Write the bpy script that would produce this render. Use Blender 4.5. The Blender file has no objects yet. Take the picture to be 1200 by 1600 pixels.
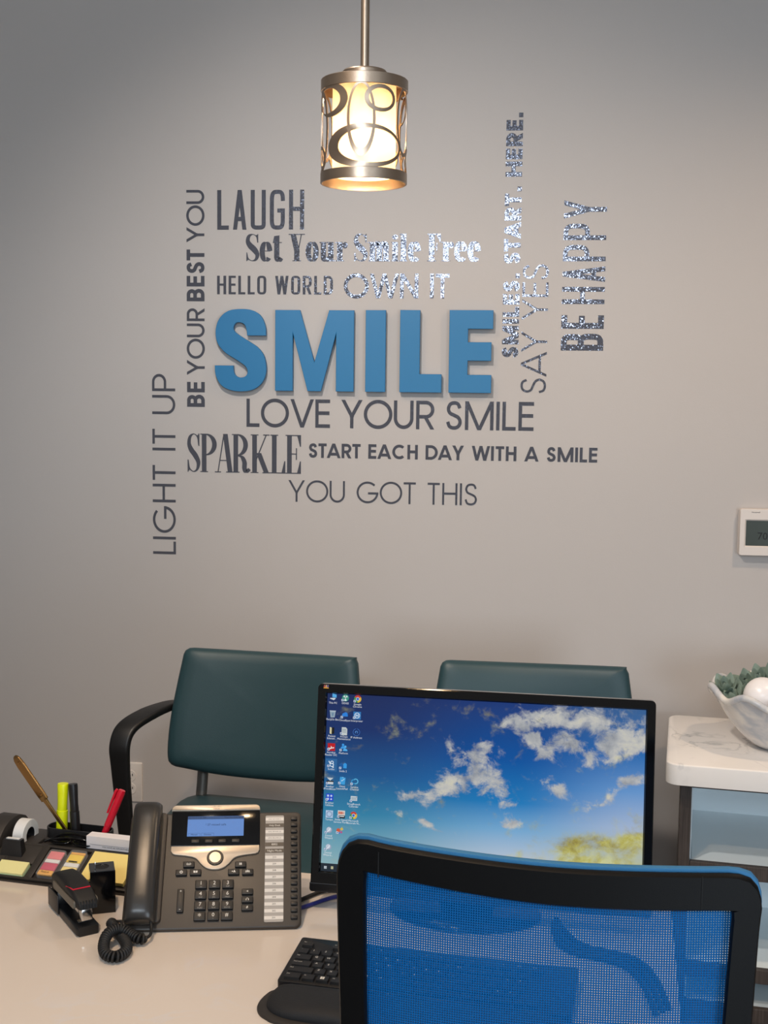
import bpy, bmesh, math, random
from mathutils import Vector, Matrix, Euler
PI = math.pi
rnd = random.Random(7)
sc = bpy.context.scene
COL = sc.collection

# ------------------------------------------------------------------ camera
cd = bpy.data.cameras.new('camera')
cam = bpy.data.objects.new('camera', cd)
COL.objects.link(cam)
cd.sensor_fit = 'VERTICAL'
cd.sensor_height = 36.0
cd.lens = 1950.0 / 1600.0 * 36.0
cd.clip_start = 0.02
YAW, PITCH, ROLL = math.radians(6.0398), math.radians(5.562), math.radians(0.6547)
fw = Vector((-math.sin(YAW), math.cos(YAW), 0)); rt = Vector((math.cos(YAW), math.sin(YAW), 0)); up = Vector((0, 0, 1))
f2 = fw * math.cos(PITCH) - up * math.sin(PITCH)
u2 = up * math.cos(PITCH) + fw * math.sin(PITCH)
r3 = rt * math.cos(ROLL) + u2 * math.sin(ROLL)
u3 = u2 * math.cos(ROLL) - rt * math.sin(ROLL)
mw = Matrix.Identity(4)
for i in range(3):
    mw[i][0], mw[i][1], mw[i][2] = r3[i], u3[i], -f2[i]
mw.translation = Vector((0, 0, 1.52))
cam.matrix_world = mw
sc.camera = cam

# ------------------------------------------------------------------ light and exposure
sc.cycles.caustics_reflective = False
sc.view_settings.view_transform = 'Standard'
sc.view_settings.look = 'None'
sc.view_settings.gamma = 1.0
sc.view_settings.use_curve_mapping = False
sc.view_settings.exposure = -0.05
world = bpy.data.worlds.new('world'); sc.world = world
world.use_nodes = True
bg = world.node_tree.nodes['Background']
bg.inputs[0].default_value = (1.0, 0.97, 0.93, 1); bg.inputs[1].default_value = 0.22

def area(name, loc, target, size, power, color, spread=180, sy=None):
    l = bpy.data.lights.new(name, 'AREA'); l.energy = power; l.color = color
    l.shape = 'RECTANGLE'; l.size = size; l.size_y = sy or size
    l.spread = math.radians(spread)
    o = bpy.data.objects.new(name, l); COL.objects.link(o); o.location = loc
    d = Vector(target) - Vector(loc)
    o.rotation_euler = d.to_track_quat('-Z', 'Y').to_euler()
    return o
def spot(name, loc, target, power, color, angle, blend=0.6, radius=0.05):
    l = bpy.data.lights.new(name, 'SPOT'); l.energy = power; l.color = color
    l.spot_size = math.radians(angle); l.spot_blend = blend; l.shadow_soft_size = radius
    o = bpy.data.objects.new(name, l); COL.objects.link(o); o.location = loc
    d = Vector(target) - Vector(loc)
    o.rotation_euler = d.to_track_quat('-Z', 'Y').to_euler()
    return o
WARM = (1.0, 0.72, 0.47); COOL = (0.76, 0.88, 1.0); NEUT = (1.0, 0.915, 0.83)
# daylight from the shop windows behind the photographer
area('daylight_window', (2.45, -2.4, 0.95), (0.4, 3.0, 0.75), 2.0, 92, COOL, sy=1.7)
area('daylight_transom', (-0.38, -1.5, 2.42), (-0.15, 3.45, 1.92), 1.15, 40, COOL, sy=0.42)
# recessed warm downlights in the ceiling
spot('downlight_right', (1.15, 2.35, 2.70), (0.62, 2.9, 0.6), 52, WARM, 120, 1.0, 0.05)
spot('downlight_desk', (-0.55, 1.15, 2.70), (-0.5, 1.75, 0.73), 70, WARM, 90, 0.8, 0.05)
spot('downlight_chairs', (-0.95, 2.55, 2.70), (0.30, 3.25, 0.45), 20, WARM, 70, 0.9, 0.05)
spot('downlight_wall', (-0.62, 1.75, 2.70), (-0.20, 3.45, 0.95), 100, NEUT, 94, 1.0, 0.06)

# ------------------------------------------------------------------ materials
def lin(c):
    c = c / 255.0
    return c / 12.92 if c <= 0.04045 else ((c + 0.055) / 1.055) ** 2.4
def rgb(r, g, b): return (lin(r), lin(g), lin(b), 1.0)
MATS = {}
def mat(name, col, rough=0.5, metal=0.0, spec=0.5, bump=None, var=None, emit=None, coat=0.0):
    """bump=(scale,strength) noise; var=(scale,amount) colour variation"""
    m = bpy.data.materials.new(name); m.use_nodes = True
    nt = m.node_tree; b = nt.nodes['Principled BSDF']
    b.inputs['Base Color'].default_value = col
    b.inputs['Roughness'].default_value = rough
    b.inputs['Metallic'].default_value = metal
    b.inputs['Specular IOR Level'].default_value = spec
    b.inputs['Coat Weight'].default_value = coat
    tc = nt.nodes.new('ShaderNodeTexCoord')
    if bump:
        n = nt.nodes.new('ShaderNodeTexNoise'); n.inputs['Scale'].default_value = bump[0]; n.inputs['Detail'].default_value = 3
        nt.links.new(tc.outputs['Object'], n.inputs['Vector'])
        bp = nt.nodes.new('ShaderNodeBump'); bp.inputs['Strength'].default_value = bump[1]; bp.inputs['Distance'].default_value = 0.002
        nt.links.new(n.outputs['Fac'], bp.inputs['Height']); nt.links.new(bp.outputs['Normal'], b.inputs['Normal'])
    if var:
        n = nt.nodes.new('ShaderNodeTexNoise'); n.inputs['Scale'].default_value = var[0]; n.inputs['Detail'].default_value = 4
        nt.links.new(tc.outputs['Object'], n.inputs['Vector'])
        mx = nt.nodes.new('ShaderNodeMix'); mx.data_type = 'RGBA'
        k = var[1]
        mx.inputs[6].default_value = tuple(c * (1 - k) for c in col[:3]) + (1,)
        mx.inputs[7].default_value = tuple(min(1, c * (1 + k)) for c in col[:3]) + (1,)
        nt.links.new(n.outputs['Fac'], mx.inputs[0]); nt.links.new(mx.outputs[2], b.inputs['Base Color'])
    if emit:
        b.inputs['Emission Color'].default_value = emit[0]; b.inputs['Emission Strength'].default_value = emit[1]
    MATS[name] = m
    return m

M_wall = mat('wall_paint', rgb(188, 182, 178), 0.85, bump=(220, 0.08), var=(3, 0.015))
M_ceil = mat('ceiling_paint', rgb(225, 223, 220), 0.9, bump=(150, 0.1))
M_black = mat('black_plastic', rgb(22, 22, 24), 0.38, bump=(900, 0.05))
M_matte = mat('matte_black', rgb(20, 20, 21), 0.6, bump=(1200, 0.1))
M_gloss = mat('gloss_black', rgb(9, 9, 11), 0.09, bump=(8, 0.01))
M_phone = mat('phone_charcoal', rgb(58, 52, 47), 0.42, bump=(1500, 0.06))
M_hand = mat('handset_charcoal', rgb(48, 46, 44), 0.30, bump=(1500, 0.04))
M_key = mat('key_black', rgb(25, 24, 24), 0.45, bump=(1500, 0.04))
M_legend = mat('key_legend', rgb(225, 222, 215), 0.6, var=(50, 0.03))
M_dimlegend = mat('dim_key_legend', rgb(150, 148, 142), 0.6, var=(50, 0.03))
M_silver = mat('satin_silver', rgb(214, 198, 178), 0.34, metal=0.55, bump=(900, 0.03))
M_nickel = mat('brushed_nickel', rgb(178, 160, 142), 0.36, metal=1.0, bump=(300, 0.06))
M_chrome = mat('bright_steel', rgb(205, 205, 205), 0.16, metal=1.0, bump=(60, 0.02))
M_brass = mat('brass_gold', rgb(150, 118, 76), 0.34, metal=1.0, bump=(90, 0.03))
M_teal = mat('teal_vinyl', rgb(34, 62, 68), 0.46, bump=(700, 0.12), var=(6, 0.05))
M_armblk = mat('chair_black', rgb(19, 18, 18), 0.42, bump=(900, 0.06))
M_post = mat('chair_steel', rgb(120, 116, 110), 0.4, metal=0.7, bump=(300, 0.05))
M_blue = mat('letter_blue', rgb(32, 114, 164), 0.42, bump=(400, 0.03), var=(4, 0.02))
M_white = mat('white_plastic', rgb(226, 218, 210), 0.4, bump=(500, 0.03))
M_thermo = mat('thermostat_white', rgb(214, 204, 196), 0.42, bump=(500, 0.03))
M_slot = mat('slot_black', rgb(12, 12, 12), 0.7, var=(30, 0.1))
M_wood = None
M_yel = mat('highlighter_yellow', rgb(226, 236, 12), 0.38, var=(40, 0.03))
M_red = mat('pen_red', rgb(205, 20, 48), 0.33, var=(40, 0.03))
M_note = mat('note_yellow', rgb(244, 222, 138), 0.75, var=(60, 0.02))
M_noteg = mat('note_pale', rgb(232, 226, 160), 0.75, var=(60, 0.02))
M_notem = mat('note_green', rgb(196, 218, 170), 0.75, var=(60, 0.02))
M_paper = mat('card_white', rgb(232, 230, 234), 0.7, var=(60, 0.01))
M_ink = mat('print_grey', rgb(90, 92, 98), 0.7, var=(60, 0.02))
M_inkd = mat('print_black', rgb(25, 25, 28), 0.7, var=(60, 0.02))
M_tape = mat('tape_white', rgb(226, 226, 224), 0.45, var=(30, 0.02))
M_pink = mat('flag_salmon', rgb(224, 116, 122), 0.4, var=(60, 0.03))
M_mag = mat('flag_magenta', rgb(200, 30, 84), 0.4, var=(60, 0.03))
M_amber = mat('flag_amber', rgb(236, 170, 40), 0.4, var=(60, 0.03))
M_yflag = mat('flag_yellow', rgb(240, 204, 20), 0.4, var=(60, 0.03))
M_org = mat('organizer_black', rgb(46, 42, 39), 0.5, bump=(900, 0.12))
M_mblue = mat('edge_blue', rgb(54, 124, 172), 0.6, bump=(900, 0.15))
M_ball = mat('pearl_white', rgb(240, 236, 236), 0.28, var=(10, 0.02))
M_leaf = mat('succulent_green', rgb(126, 144, 132), 0.6, var=(60, 0.22))
M_leaft = mat('succulent_tip', rgb(126, 104, 84), 0.6, var=(60, 0.2))
M_bluecab = mat('cable_blue', rgb(38, 44, 120), 0.45, var=(40, 0.03))
M_lab = mat('label_grey', rgb(168, 164, 160), 0.5, var=(60, 0.02))
M_labw = mat('label_white', rgb(226, 222, 216), 0.5, var=(60, 0.02))
M_foam = mat('seat_black', rgb(24, 26, 30), 0.7, bump=(700, 0.2))

def node_mat(name):
    m = bpy.data.materials.new(name); m.use_nodes = True
    nt = m.node_tree; MATS[name] = m
    return m, nt, nt.nodes['Principled BSDF'], nt.nodes.new, nt.links.new

# veined white quartz
def quartz(name, base, vein, rough):
    m, nt, b, N, L = node_mat(name)
    tc = N('ShaderNodeTexCoord')
    n = N('ShaderNodeTexNoise'); n.inputs['Scale'].default_value = 5.5; n.inputs['Detail'].default_value = 8; n.inputs['Distortion'].default_value = 1.6
    L(tc.outputs['Object'], n.inputs['Vector'])
    s = N('ShaderNodeMath'); s.operation = 'SUBTRACT'; s.inputs[1].default_value = 0.5; L(n.outputs['Fac'], s.inputs[0])
    a = N('ShaderNodeMath'); a.operation = 'ABSOLUTE'; L(s.outputs[0], a.inputs[0])
    r = N('ShaderNodeValToRGB'); r.color_ramp.elements[0].position = 0.0; r.color_ramp.elements[1].position = 0.03
    r.color_ramp.elements[0].color = (1, 1, 1, 1); r.color_ramp.elements[1].color = (0, 0, 0, 1); L(a.outputs[0], r.inputs[0])
    n2 = N('ShaderNodeTexNoise'); n2.inputs['Scale'].default_value = 7; L(tc.outputs['Object'], n2.inputs['Vector'])
    r2 = N('ShaderNodeValToRGB'); r2.color_ramp.elements[0].position = 0.48; r2.color_ramp.elements[1].position = 0.66; L(n2.outputs['Fac'], r2.inputs[0])
    mu = N('ShaderNodeMath'); mu.operation = 'MULTIPLY'; L(r.outputs[0], mu.inputs[0]); L(r2.outputs[0], mu.inputs[1])
    mx = N('ShaderNodeMix'); mx.data_type = 'RGBA'; mx.inputs[6].default_value = base; mx.inputs[7].default_value = vein
    L(mu.outputs[0], mx.inputs[0]); L(mx.outputs[2], b.inputs['Base Color'])
    b.inputs['Roughness'].default_value = rough
    return m
M_quartz = quartz('white_quartz', rgb(236, 232, 228), rgb(186, 186, 186), 0.10)
M_quartzd = quartz('desk_quartz', rgb(224, 212, 200), rgb(222, 214, 208), 0.12)

# dark wood laminate, grain along local z
def wood(name, c0, c1):
    m, nt, b, N, L = node_mat(name)
    tc = N('ShaderNodeTexCoord'); mp = N('ShaderNodeMapping'); mp.inputs['Scale'].default_value = (90, 90, 5)
    n = N('ShaderNodeTexNoise'); n.inputs['Scale'].default_value = 2.5; n.inputs['Detail'].default_value = 6
    L(tc.outputs['Object'], mp.inputs['Vector']); L(mp.outputs[0], n.inputs['Vector'])
    r = N('ShaderNodeValToRGB'); r.color_ramp.elements[0].color = c0; r.color_ramp.elements[1].color = c1
    r.color_ramp.elements[0].position = 0.3; r.color_ramp.elements[1].position = 0.7
    L(n.outputs['Fac'], r.inputs[0]); L(r.outputs[0], b.inputs['Base Color']); b.inputs['Roughness'].default_value = 0.5
    return m
M_wood = wood('dark_oak_laminate', rgb(52, 44, 40), rgb(80, 70, 64))
M_shelf = mat('gloss_white_laminate', rgb(226, 236, 240), 0.22, bump=(60, 0.01))

# metallic slate vinyl with a sparkle grain
def vinyl():
    m, nt, b, N, L = node_mat('slate_sparkle_vinyl')
    tc = N('ShaderNodeTexCoord')
    vo = N('ShaderNodeTexVoronoi'); vo.inputs['Scale'].default_value = 400; L(tc.outputs['Object'], vo.inputs['Vector'])
    sb = N('ShaderNodeVectorMath'); sb.operation = 'SUBTRACT'; sb.inputs[1].default_value = (.5, .5, .5); L(vo.outputs['Color'], sb.inputs[0])
    sl = N('ShaderNodeVectorMath'); sl.operation = 'SCALE'; sl.inputs['Scale'].default_value = .095; L(sb.outputs[0], sl.inputs[0])
    ge = N('ShaderNodeNewGeometry'); ad = N('ShaderNodeVectorMath'); ad.operation = 'ADD'; L(ge.outputs['Normal'], ad.inputs[0]); L(sl.outputs[0], ad.inputs[1])
    nm = N('ShaderNodeVectorMath'); nm.operation = 'NORMALIZE'; L(ad.outputs[0], nm.inputs[0]); L(nm.outputs[0], b.inputs['Normal'])
    b.inputs['Base Color'].default_value = rgb(104, 106, 117); b.inputs['Metallic'].default_value = 0.6; b.inputs['Roughness'].default_value = 0.12
    b.inputs['Specular IOR Level'].default_value = 0.6
    return m
M_vinyl = vinyl()

# woven chair mesh with open holes (UV in metres)
def meshfab():
    m, nt, b, N, L = node_mat('blue_mesh_weave')
    uv = N('ShaderNodeUVMap'); sp = N('ShaderNodeSeparateXYZ'); L(uv.outputs[0], sp.inputs[0])
    def wave(sock, pitch):
        mu = N('ShaderNodeMath'); mu.operation = 'MULTIPLY'; mu.inputs[1].default_value = 2 * PI / pitch; L(sock, mu.inputs[0])
        s = N('ShaderNodeMath'); s.operation = 'SINE'; L(mu.outputs[0], s.inputs[0]); return s.outputs[0]
    wx, wz = wave(sp.outputs[0], 0.0026), wave(sp.outputs[1], 0.0026)
    gx = N('ShaderNodeMath'); gx.operation = 'GREATER_THAN'; gx.inputs[1].default_value = 0.46; L(wx, gx.inputs[0])
    gz = N('ShaderNodeMath'); gz.operation = 'GREATER_THAN'; gz.inputs[1].default_value = 0.15; L(wz, gz.inputs[0])
    hole = N('ShaderNodeMath'); hole.operation = 'MULTIPLY'; L(gx.outputs[0], hole.inputs[0]); L(gz.outputs[0], hole.inputs[1])
    b.inputs['Base Color'].default_value = rgb(0, 98, 166); b.inputs['Specular IOR Level'].default_value = .2; b.inputs['Roughness'].default_value = 0.55
    inv = N('ShaderNodeMath'); inv.operation = 'SUBTRACT'; inv.inputs[0].default_value = 1.0; L(hole.outputs[0], inv.inputs[1])
    L(inv.outputs[0], b.inputs['Alpha'])
    ad = N('ShaderNodeMath'); ad.operation = 'ADD'; L(wx, ad.inputs[0]); L(wz, ad.inputs[1])
    bp = N('ShaderNodeBump'); bp.inputs['Strength'].default_value = 0.4; bp.inputs['Distance'].default_value = 0.0006
    L(ad.outputs[0], bp.inputs['Height']); L(bp.outputs['Normal'], b.inputs['Normal'])
    return m
M_mesh = meshfab()

def emitmat(name, col, strength):
    m, nt, b, N, L = node_mat(name)
    b.inputs['Base Color'].default_value = (0.01, 0.01, 0.01, 1); b.inputs['Roughness'].default_value = 0.6; b.inputs['Specular IOR Level'].default_value = .08
    b.inputs['Emission Color'].default_value = col; b.inputs['Emission Strength'].default_value = strength
    return m
M_bulb = emitmat('bulb_glow', (1.0, 0.72, 0.44, 1), 95)
M_lcd = emitmat('lcd_backlight', rgb(112, 154, 222), 0.80)
M_lcdbar = emitmat('lcd_bar', rgb(70, 96, 140), 0.8)
M_lcdtext = emitmat('lcd_text', rgb(40, 52, 80), 0.6)
M_navpearl = mat('nav_button_pearl', rgb(206, 186, 164), 0.35, metal=0.3, var=(200, 0.05))  # pale pearl base colour, slightly metallic, no emission

def frosted():
    m, nt, b, N, L = node_mat('frosted_glass')
    out = nt.nodes['Material Output']
    tr = N('ShaderNodeBsdfTranslucent'); tr.inputs[0].default_value = (1.0, 0.90, 0.74, 1)
    df = N('ShaderNodeBsdfDiffuse'); df.inputs[0].default_value = (0.95, 0.88, 0.76, 1)
    mx = N('ShaderNodeMixShader'); mx.inputs[0].default_value = 0.35
    L(tr.outputs[0], mx.inputs[1]); L(df.outputs[0], mx.inputs[2]); L(mx.outputs[0], out.inputs[0])
    return m
M_frost = frosted()

def clear(name, tint=(1, 1, 1, 1)):
    m, nt, b, N, L = node_mat(name)
    b.inputs['Base Color'].default_value = tint; b.inputs['Roughness'].default_value = 0.05
    b.inputs['Alpha'].default_value = 0.07
    return m
M_clear = clear('clear_plastic')

# ceramic with soft grey-blue marbling
def ceramic():
    m, nt, b, N, L = node_mat('marbled_ceramic')
    tc = N('ShaderNodeTexCoord')
    n = N('ShaderNodeTexNoise'); n.inputs['Scale'].default_value = 8; n.inputs['Detail'].default_value = 5; n.inputs['Distortion'].default_value = 2.2
    L(tc.outputs['Object'], n.inputs['Vector'])
    r = N('ShaderNodeValToRGB'); e = r.color_ramp.elements
    e[0].position = 0.35; e[0].color = rgb(178, 182, 190); e[1].position = 0.60; e[1].color = rgb(226, 221, 214)
    L(n.outputs['Fac'], r.inputs[0]); L(r.outputs[0], b.inputs['Base Color'])
    b.inputs['Roughness'].default_value = 0.08; b.inputs['Coat Weight'].default_value = 0.4
    return m
M_ceramic = ceramic()

# ------------------------------------------------------------------ mesh builder
class MB:
    def __init__(s): s.bm = bmesh.new(); s.uv = None
    def _merge(s, tmp, mi, M=None):
        if M is not None: tmp.transform(M)
        for f in tmp.faces: f.material_index = mi
        me = bpy.data.meshes.new('t'); tmp.to_mesh(me); tmp.free()
        n0 = len(s.bm.faces)
        s.bm.from_mesh(me)
        s.bm.faces.ensure_lookup_table()
        for f in s.bm.faces[n0:]: f.material_index = mi
        bpy.data.meshes.remove(me)
    def box(s, c, d, bev=0.0, mi=0, rot=None, seg=2):
        t = bmesh.new(); bmesh.ops.create_cube(t, size=1.0)
        bmesh.ops.scale(t, vec=d, verts=t.verts)
        if bev > 0: bmesh.ops.bevel(t, geom=list(t.edges), offset=bev, segments=seg, affect='EDGES', profile=0.5)
        M = Matrix.Translation(c)
        if rot: M = M @ Euler(rot).to_matrix().to_4x4()
        s._merge(t, mi, M); return s
    def prism(s, poly, z0, z1, mi=0, M=None, bev=0.0, bsegs=2):
        """poly in local xy, extruded z0..z1, then moved by M"""
        t = bmesh.new()
        vs = [t.verts.new((x, y, z0)) for x, y in poly]
        f = t.faces.new(vs)
        if f.calc_area() and f.normal.z > 0: f.normal_flip()
        r = bmesh.ops.extrude_face_region(t, geom=[f])
        nv = [e for e in r['geom'] if isinstance(e, bmesh.types.BMVert)]
        for v in nv: v.co.z = z1
        bmesh.ops.recalc_face_normals(t, faces=t.faces)
        if bev > 0:
            ed = [e for e in t.edges if abs(e.verts[0].co.z - e.verts[1].co.z) < 1e-7 and (abs(e.verts[0].co.z - z1) < 1e-7)]
            bmesh.ops.bevel(t, geom=ed, offset=bev, segments=bsegs, affect='EDGES', profile=0.5)
        s._merge(t, mi, M); return s
    def lathe(s, prof, seg=32, mi=0, M=None, cap=True):
        t = bmesh.new(); rings = []
        for r, z in prof:
            if r < 1e-6: rings.append([t.verts.new((0, 0, z))])
            else: rings.append([t.verts.new((r * math.cos(2 * PI * i / seg), r * math.sin(2 * PI * i / seg), z)) for i in range(seg)])
        for a, b in zip(rings, rings[1:]):
            for i in range(seg):
                j = (i + 1) % seg
                if len(a) == 1 and len(b) == 1: continue
                if len(a) == 1: t.faces.new((a[0], b[i], b[j]))
                elif len(b) == 1: t.faces.new((a[i], a[j], b[0]))
                else: t.faces.new((a[i], a[j], b[j], b[i]))
        if cap:
            for rg in (rings[0], rings[-1]):
                if len(rg) > 2: t.faces.new(rg)
        bmesh.ops.recalc_face_normals(t, faces=t.faces)
        s._merge(t, mi, M); return s
    def sphere(s, c, r, mi=0, seg=24, sc3=(1, 1, 1)):
        t = bmesh.new(); bmesh.ops.create_uvsphere(t, u_segments=seg, v_segments=seg // 2, radius=r)
        bmesh.ops.scale(t, vec=sc3, verts=t.verts)
        s._merge(t, mi, Matrix.Translation(c)); return s
    def tube(s, pts, r, seg=10, mi=0, closed=False, caps=True):
        """r: radius, list of radii, or list of (rx, ry)"""
        P = [Vector(p) for p in pts]; n = len(P)
        t = bmesh.new(); rings = []; prev = None
        for i in range(n):
            if closed: d = P[(i + 1) % n] - P[i - 1]
            else: d = P[min(i + 1, n - 1)] - P[max(i - 1, 0)]
            d.normalize()
            if prev is None:
                u = Vector((0, 0, 1)) if abs(d.z) < 0.9 else Vector((0, 1, 0))
                u = (u - d * u.dot(d)).normalized()
            else:
                u = (prev - d * prev.dot(d)).normalized()
            prev = u; w = d.cross(u)
            rr = r[i] if isinstance(r, (list, tuple)) else r
            rx, ry = rr if isinstance(rr, (list, tuple)) else (rr, rr)
            rings.append([t.verts.new(P[i] + u * (ry * math.sin(2 * PI * k / seg)) + w * (rx * math.cos(2 * PI * k / seg))) for k in range(seg)])
        m = n if closed else n - 1
        for i in range(m):
            a, b = rings[i], rings[(i + 1) % n]
            for k in range(seg):
                l = (k + 1) % seg
                t.faces.new((a[k], a[l], b[l], b[k]))
        if caps and not closed:
            t.faces.new(rings[0]); t.faces.new(rings[-1])
        bmesh.ops.recalc_face_normals(t, faces=t.faces)
        s._merge(t, mi); return s
    def loft(s, rings, mi=0, caps=True, closed=False):
        t = bmesh.new(); R = [[t.verts.new(p) for p in rg] for rg in rings]
        n = len(R[0]); m = len(R) if closed else len(R) - 1
        for i in range(m):
            a, b = R[i], R[(i + 1) % len(R)]
            for k in range(n):
                l = (k + 1) % n
                t.faces.new((a[k], a[l], b[l], b[k]))
        if caps and not closed: t.faces.new(R[0]); t.faces.new(R[-1])
        bmesh.ops.recalc_face_normals(t, faces=t.faces)
        s._merge(t, mi); return s
    def pillow(s, outline, tf, tb, mi=0, M=None, p=8.0, bend=None, rings=(0.35, 0.6, 0.8, 0.9, 0.95, 0.98, 0.995, 1.0), edge=0.0, centre=None, dens=72):
        """padded panel: outline in xy (star shaped), front +z thickness tf, back tb; bend(x,y)->dz"""
        outline = resample(outline, dens); n = len(outline)
        cx, cy = centre if centre else (sum(q[0] for q in outline) / n, sum(q[1] for q in outline) / n)
        def hgt(q): return max(0.0, 1 - q ** p) ** 0.5
        bend = bend or (lambda x, y: 0.0)
        t = bmesh.new(); sides = []
        for sgn, th in ((1, tf), (-1, tb)):
            c = t.verts.new((cx, cy, sgn * th + bend(cx, cy))); rg = []
            for q in rings:
                row = []
                for (x, y) in outline:
                    X, Y = cx + (x - cx) * q, cy + (y - cy) * q
                    row.append(t.verts.new((X, Y, sgn * (edge + (th - edge) * hgt(q)) + bend(X, Y))))
                rg.append(row)
            for k in range(n):
                l = (k + 1) % n
                t.faces.new((c, rg[0][k], rg[0][l]))
                for a, b in zip(rg, rg[1:]): t.faces.new((a[k], b[k], b[l], a[l]))
            sides.append(rg[-1])
        for k in range(n):
            l = (k + 1) % n
            t.faces.new((sides[0][k], sides[0][l], sides[1][l], sides[1][k]))
        bmesh.ops.remove_doubles(t, verts=t.verts, dist=1e-6)
        bmesh.ops.recalc_face_normals(t, faces=t.faces)
        s._merge(t, mi, M); return s
    def quads(s, polys, mi=0, M=None):
        t = bmesh.new()
        for pl in polys:
            try: t.faces.new([t.verts.new(p) for p in pl])
            except ValueError: pass
        s._merge(t, mi, M); return s
    def text(s, txt, size, M, mi=0, depth=0.0, align='CENTER', bold=0.0, sx=1.0):
        cu = bpy.data.curves.new('t', 'FONT'); cu.body = txt; cu.size = size
        cu.align_x = align; cu.align_y = 'CENTER'; cu.extrude = depth; cu.offset = bold * size; cu.resolution_u = 2
        ob = bpy.data.objects.new('t', cu); COL.objects.link(ob)
        me = bpy.data.meshes.new_from_object(ob)
        bpy.data.objects.remove(ob); bpy.data.curves.remove(cu)
        t = bmesh.new(); t.from_mesh(me); bpy.data.meshes.remove(me)
        bmesh.ops.scale(t, vec=(sx, 1, 1), verts=t.verts)
        s._merge(t, mi, M); return s
    def build(s, name, mats, parent=None, smooth=None, label=None, loc=None, rot=None):
        me = bpy.data.meshes.new(name)
        s.bm.to_mesh(me); s.bm.free()
        for m in (mats if isinstance(mats, (list, tuple)) else [mats]): me.materials.append(m)
        ob = bpy.data.objects.new(name, me); COL.objects.link(ob)
        if parent: ob.parent = parent
        if loc is not None: ob.location = loc
        if rot is not None: ob.rotation_euler = rot
        if smooth is not None:
            for p in me.polygons: p.use_smooth = True
            me.set_sharp_from_angle(angle=math.radians(smooth))
        if label: ob['label'] = label
        return ob

def resample(poly, n):
    """n points evenly spaced round a closed outline"""
    m = len(poly); seg = [math.dist(poly[i], poly[(i + 1) % m]) for i in range(m)]; tot = sum(seg); out = []; i = 0; acc = 0.0
    for k in range(n):
        d = tot * k / n
        while i < m - 1 and acc + seg[i] < d - 1e-12: acc += seg[i]; i += 1
        q = (d - acc) / seg[i] if seg[i] > 1e-12 else 0.0
        a, b = poly[i], poly[(i + 1) % m]; out.append((a[0] + (b[0] - a[0]) * q, a[1] + (b[1] - a[1]) * q))
    return out

def T(x=0, y=0, z=0): return Matrix.Translation((x, y, z))
def RX(a): return Matrix.Rotation(a, 4, 'X')
def RY(a): return Matrix.Rotation(a, 4, 'Y')
def RZ(a): return Matrix.Rotation(a, 4, 'Z')
UPR = RX(PI / 2)            # xy drawing -> xz plane, +z extrusion -> -y

def thing(name, label, cat, loc=(0, 0, 0), rot=(0, 0, 0), group=None):
    o = bpy.data.objects.new(name, None); COL.objects.link(o)
    o.empty_display_size = 0.05
    o.location = loc; o.rotation_euler = rot
    o['label'] = label; o['category'] = cat
    if group: o['group'] = group
    return o
def tag(o, label, cat, group=None):
    o['label'] = label; o['category'] = cat
    if group: o['group'] = group
    return o
def struct(o):
    o['kind'] = 'structure'; return o
def rrect(x0, y0, x1, y1, r, n=6):
    r4 = r if isinstance(r, (list, tuple)) else (r,) * 4      # bl, br, tr, tl
    P = []
    for (cx, cy, a, q) in ((x0 + r4[0], y0 + r4[0], 180, r4[0]), (x1 - r4[1], y0 + r4[1], 270, r4[1]), (x1 - r4[2], y1 - r4[2], 0, r4[2]), (x0 + r4[3], y1 - r4[3], 90, r4[3])):
        if q < 1e-7: P.append((cx, cy)); continue
        for i in range(n + 1):
            t = math.radians(a + 90 * i / n); P.append((cx + q * math.cos(t), cy + q * math.sin(t)))
    return P
def circ(cx, cy, r, n=24, ry=None):
    return [(cx + r * math.cos(2 * PI * i / n), cy + (ry or r) * math.sin(2 * PI * i / n)) for i in range(n)]
def crom(pts, n=8, closed=False):
    """Catmull-Rom through points (any dimension)"""
    P = [tuple(p) for p in pts]; m = len(P); out = []
    for i in range(m if closed else m - 1):
        if closed: p0, p1, p2, p3 = P[i - 1], P[i], P[(i + 1) % m], P[(i + 2) % m]
        else:
            p1, p2 = P[i], P[i + 1]
            p0 = P[i - 1] if i > 0 else tuple(2 * a - b for a, b in zip(p1, p2))
            p3 = P[i + 2] if i + 2 < m else tuple(2 * a - b for a, b in zip(p2, p1))
        for k in range(n):
            t = k / n
            out.append(tuple(0.5 * (2 * b + (c - a) * t + (2 * a - 5 * b + 4 * c - d) * t * t + (3 * b - a - 3 * c + d) * t ** 3) for a, b, c, d in zip(p0, p1, p2, p3)))
    if not closed: out.append(P[-1])
    return out

# ------------------------------------------------------------------ the room
WY = 3.45
def wallbox(name, x0, x1, y0, y1, z0, z1, m):
    return struct(MB().box(((x0 + x1) / 2, (y0 + y1) / 2, (z0 + z1) / 2), (x1 - x0, y1 - y0, z1 - z0)).build(name, m))
M_floor = mat('floor_vinyl_plank', rgb(120, 108, 96), 0.45, bump=(40, 0.05), var=(2.5, 0.12))
wallbox('wall_back', -3.4, 3.2, WY, WY + 0.12, 0, 2.75, M_wall)
wallbox('wall_left', -3.4, -3.28, -2.8, WY, 0, 2.75, M_wall)
wallbox('wall_right', 3.08, 3.2, -2.8, WY, 0, 2.75, M_wall)
wallbox('floor', -3.4, 3.2, -2.8, WY + 0.12, -0.1, 0, M_floor)
wallbox('ceiling', -3.4, 3.2, -2.8, WY + 0.12, 2.75, 2.87, M_ceil)
wallbox('baseboard_back', -3.28, 3.08, WY - 0.014, WY, 0.0, 0.10, M_ceil)

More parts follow.
